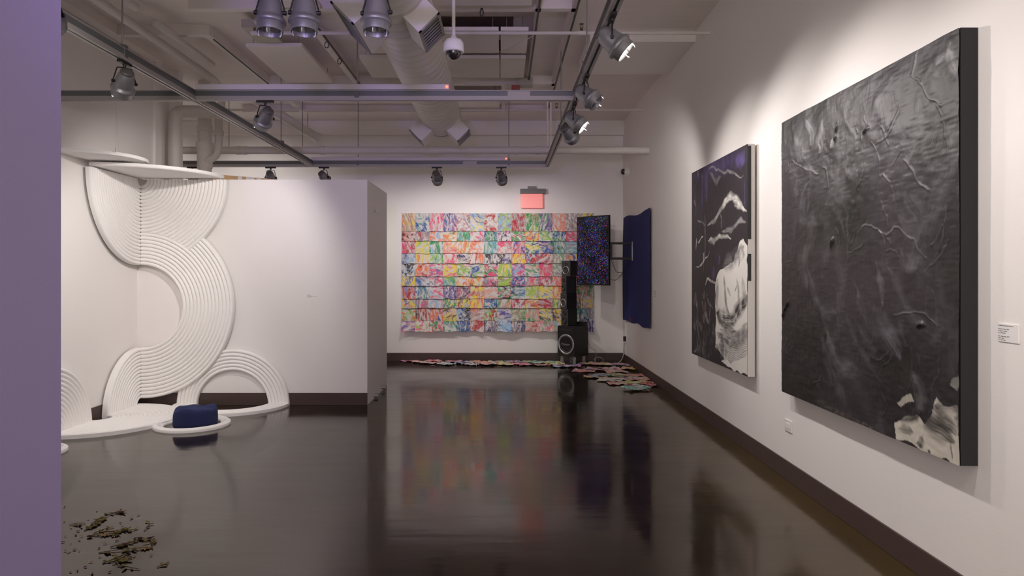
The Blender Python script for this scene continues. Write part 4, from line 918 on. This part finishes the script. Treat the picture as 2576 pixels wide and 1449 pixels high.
for pts, wd, v, al in (([(1805, 800), (1800, 750), (1806, 700)], .07, md, .8), ([(1822, 690), (1826, 760), (1836, 800)], .035, md, .95), ([(1820, 670), (1850, 650), (1872, 640)], .09, md, .7), ([(1856, 700), (1862, 760)], .03, md, .7), ([(1850, 730), (1855, 715)], .012, bk, .9), ([(1860, 680), (1863, 660)], .014, bk, .9), ([(1868, 700), (1872, 740), (1880, 760)], .05, md, .7),
                       ([(1800, 785), (1835, 800), (1862, 770), (1884, 745)], .085, bk, .97), ([(1800, 785), (1820, 815), (1850, 830)], .05, bk, .9), ([(1802, 840), (1840, 855), (1876, 838)], .07, bk, .85), ([(1810, 825), (1850, 838), (1880, 815)], .035, md, .9), ([(1808, 870), (1830, 880)], .12, md, .85), ([(1838, 862), (1878, 850), (1878, 895)], .09, md, .75), ([(1815, 850), (1818, 905)], .05, bk, .7), ([(1800, 870), (1808, 905)], .07, bk, .9), ([(1840, 650), (1860, 640), (1872, 620)], .055, bk, .95), ([(1862, 636), (1868, 650)], .05, wh, .9), ([(1830, 720), (1835, 735)], .03, bk, .7)):
    c.stroke(pts, wd, v, al, .55, .6)
for k in range(9): c.stroke([(1824, 862+k*5), (1845, 866+k*5), (1878, 850+k*6)], .007, bk, .7, .3, .5)
root = empty('small_painting', (XR, 6.5, .66), 'smaller black, white and violet brushed abstract painting with white sides', 'painting')
MB().box(2.003, XR-.02, 5.67, 7.33, .66, 2.555).build('canvas_sides', mat('raw_canvas_edge', (.66, .63, .60), .8, bump=.2, bscale=300), root)
for z0, z1 in ((2.0, 2.54), (1.44, 1.66), (1.78, 2.0)):
    MB().box(2.003, 2.03, 5.668, 5.6695, z0, z1).build('paint_drip', M_black, root)
M_sm = canvas_material('brushed_paint', .5, .35); c.build(root, 'painted_surface', M_sm); rebase(root)

# ------------------------------------------------------------------ labels and plates
RotR = Matrix(((0, 0, -1, 0), (-1, 0, 0, 0), (0, 1, 0, 0), (0, 0, 0, 1)))    # text on the right wall: reads toward -y
y0, y1, z0, z1 = 2.80, 2.915, 1.218, 1.292
root = empty('wall_label', (XR, 2.86, 1.25), 'small white caption card on the right wall beside the large painting', 'label')
MB().box(XR-.005, XR, y0, y1, z0, z1).build('card', M_paperw, root)
lines = [('CARMENZA BARRAGANOLLA', .0056, .066), ('Shards of Time, 2019', .0062, .052), ('Acrylic on canvas', .0062, .044), ('72 x 60 inches', .0062, .036), ('New Beginnings, 2017', .0062, .022), ('Oil on linen', .0062, .0145), ('72 x 72 inches', .0062, .007)]
for tx, sz, z in lines:
    text_mesh(tx, sz*1.15, Matrix.Translation((XR-.0053, y1-.004, z0+z)) @ RotR, 'caption_line', M_ink, root, .0002, 'LEFT')
rebase(root)
root = empty('wall_label', (fx(786, YP), YP, 1.2), 'tiny grey caption lettering on the white partition beside the sculpture', 'label')
MB().box(fx(771, YP), fx(802, YP), YP-.002, YP, fz(753, YP), fz(738, YP)).build('card', M_wall, root)
grey_ink = mat('grey_ink', (.42, .39, .39), .7)
for x1_, py in ((779, 740.6), (783, 743.8), (797.5, 745.6), (784.5, 747.2)): MB().box(fx(772.5, YP), fx(x1_, YP), YP-.0024, YP-.0018, fz(py, YP)-.0018, fz(py, YP)+.0018).build('caption_line', grey_ink, root)
rebase(root)
root = empty('wall_label', (XR, 9.5, 1.3), 'faint small caption card on the right wall just past the blue cloth', 'label')
MB().box(XR-.003, XR, 9.36, 9.50, 1.17, 1.27).build('card', M_wall, root)
for k in range(4): MB().box(XR-.0035, XR-.003, 9.38+.01*(k % 2), 9.49, 1.185+k*.022, 1.192+k*.022).build('caption_line', mat('faint_ink', (.45, .42, .42), .7), root)
rebase(root)
root = empty('outlet_plate', (XR, 5.05, .4), 'white wall outlet plate low on the right wall between the paintings', 'outlet')
MB().box(XR-.008, XR, 4.985, 5.105, .355, .44).build('cover_plate', M_plate, root, .003)
MB().box(XR-.011, XR-.007, 5.005, 5.085, .378, .418).build('socket', M_paperw, root, .002); rebase(root)

# ------------------------------------------------------------------ dried flowers on the floor
def blob(rx, ry, rz, seed, n=8):
    rr = random.Random(seed); P = []
    for i in range(n+1):
        ph = PI*i/n; P.append([(rx*math.sin(ph)*math.cos(2*PI*j/12)*(1+.18*math.sin(3*j+seed)), ry*math.sin(ph)*math.sin(2*PI*j/12)*(1+.15*math.cos(2*j+seed)), rz*(1-math.cos(ph))) for j in range(13)])
    return MB().grid(P)
def leaf_mb(l, w, z, ang, cx=0, cy=0, curl=.3):
    P = []
    for i in range(7):
        t_ = i/6; ww = w*math.sin(PI*min(1, t_*.95+.03))**.8; row = []
        for j in (-1, 0, 1):
            x = (t_)*l; y = j*ww/2; zz = z+curl*l*t_*t_*.4+abs(j)*ww*.25
            row.append((cx+x*math.cos(ang)-y*math.sin(ang), cy+x*math.sin(ang)+y*math.cos(ang), zz))
        P.append(row)
    return MB().grid(P)
stems = [((262, 1293), (312, 1291), 'dark red budded stem, farthest of the dried pile', 'r'), ((175, 1322), (216, 1318), 'bare olive stem at the left of the dried pile', 'n'), ((228, 1322), (275, 1297), 'leafy yellow-green sprig with brown tip', 'y'), ((212, 1336), (245, 1316), 'pale green leafy sprig in the middle of the pile', 'y'),
         ((225, 1352), (286, 1326), 'slender stem with dark red bloom at its left end', 'r'), ((262, 1340), (345, 1333), 'green sprig pointing right toward the bare floor', 'y'), ((266, 1347), (300, 1345), 'pale starburst bloom with cream petals', 'c'), ((362, 1336), (376, 1313), 'short upright-curving twig, rightmost in the upper pile', 'n'),
         ((310, 1371), (358, 1355), 'thin grey-green stem slanting right from a purple bloom', 'p'), ((278, 1377), (320, 1371), 'brown stem with magenta bud', 'r'), ((248, 1392), (382, 1379), 'long straight brown stem across the lower pile', 'c'), ((258, 1419), (330, 1388), 'long thin stem slanting down to the left', 'p'),
         ((384, 1383), (376, 1353), 'forked green twig beside a dull purple bloom', 'p'), ((283, 1420), (320, 1409), 'small olive twig near the bottom of the pile', 'y'), ((296, 1425), (352, 1434), 'thick green stem, nearest of the dried pile', 'n'), ((395, 1428), (425, 1414), 'lone twig with grey tip, rightmost of the lower pile', 'n')]
for k, (p, q, lab, kind) in enumerate(stems):
    a = Vector((*floor_pt(*p), .003)); b = Vector((*floor_pt(*q), .004)); mid = a.lerp(b, .5)+Vector((random.uniform(-.02, .02), random.uniform(-.02, .02), .004)); d = (b-a); L = d.length; d.normalize(); an = math.atan2(d.y, d.x)
    root = empty('dried_flower', a, lab, 'dried flower', 'dried flowers scattered on the floor')
    st_ = MB().tube(smoothcurve([a, mid, b], 5), [.0024-.001*i/10 for i in range(11)], 6).build('stem', M_stem, root)
    for j in range(3 if kind == 'n' else 8):
        pt = a.lerp(b, random.uniform(.1, .95)); mb = leaf_mb(random.uniform(.025, .05), random.uniform(.010, .020), .002, an+random.choice([-1, 1])*random.uniform(.5, 1.4), pt.x, pt.y); mb.build('leaf', M_leaf if random.random() < .75 else M_stem, st_)
    if kind in 'rpc':
        mm = {'r': M_petr, 'p': M_petp, 'c': M_petc}[kind]; e = a if k in (4, 6) else b.lerp(a, .12)
        if kind == 'c':
            for j in range(9): leaf_mb(.034, .011, .003, j*2*PI/9+.2, e.x, e.y, .2).build('petal', mm, root)
        else:
            o = blob(.015, .011, .005, k).build('blossom', mm, root); o.location = (e.x, e.y, .003)
            for v_ in o.data.vertices: pass
    if kind == 'y':
        for j in range(4):
            pt = a.lerp(b, .3+.15*j); o = blob(.012, .009, .0045, k+j).build('seed_head', M_leaf, root); o.location = (pt.x+random.uniform(-.02, .02), pt.y+random.uniform(-.02, .02), .003)
    rebase(root)
rr = random.Random(21)
kinds = [(M_petc, 'small cream petal fallen on the floor near the dried flowers', 'cream'), (M_petr, 'small dark red petal fallen on the floor near the dried flowers', 'red'), (M_leaf, 'small olive leaf scrap on the floor near the dried flowers', 'olive')]
spots = [(255, 1401), (340, 1399), (352, 1385), (170, 1392), (178, 1387), (160, 1388), (232, 1441), (194, 1440), (175, 1439), (245, 1285), (164, 1277), (166, 1314), (222, 1307), (300, 1318), (335, 1303), (352, 1295), (305, 1280), (200, 1359), (168, 1350), (250, 1382), (202, 1386), (235, 1415), (210, 1430), (300, 1360), (178, 1371), (165, 1364), (375, 1400), (180, 1330), (190, 1345), (192, 1336), (205, 1326), (240, 1342), (247, 1337), (288, 1345), (291, 1352), (305, 1328), (318, 1326), (333, 1404), (290, 1395), (305, 1392), (322, 1390), (270, 1368), (212, 1350), (272, 1440), (182, 1384), (284, 1349)]
for k, (px, py) in enumerate(spots):
    m_, lab, g_ = kinds[k % 3 if k > 5 else (0 if k < 5 else 2)]
    x, y = floor_pt(px, py); o = leaf_mb(rr.uniform(.012, .03), rr.uniform(.008, .014), .001, 0).build('fallen_petal', m_); o.location = (x, y, .001); o.rotation_euler = (0, 0, rr.uniform(0, 6))
    tag(o, lab, 'petal', g_+' bits around the dried flowers')
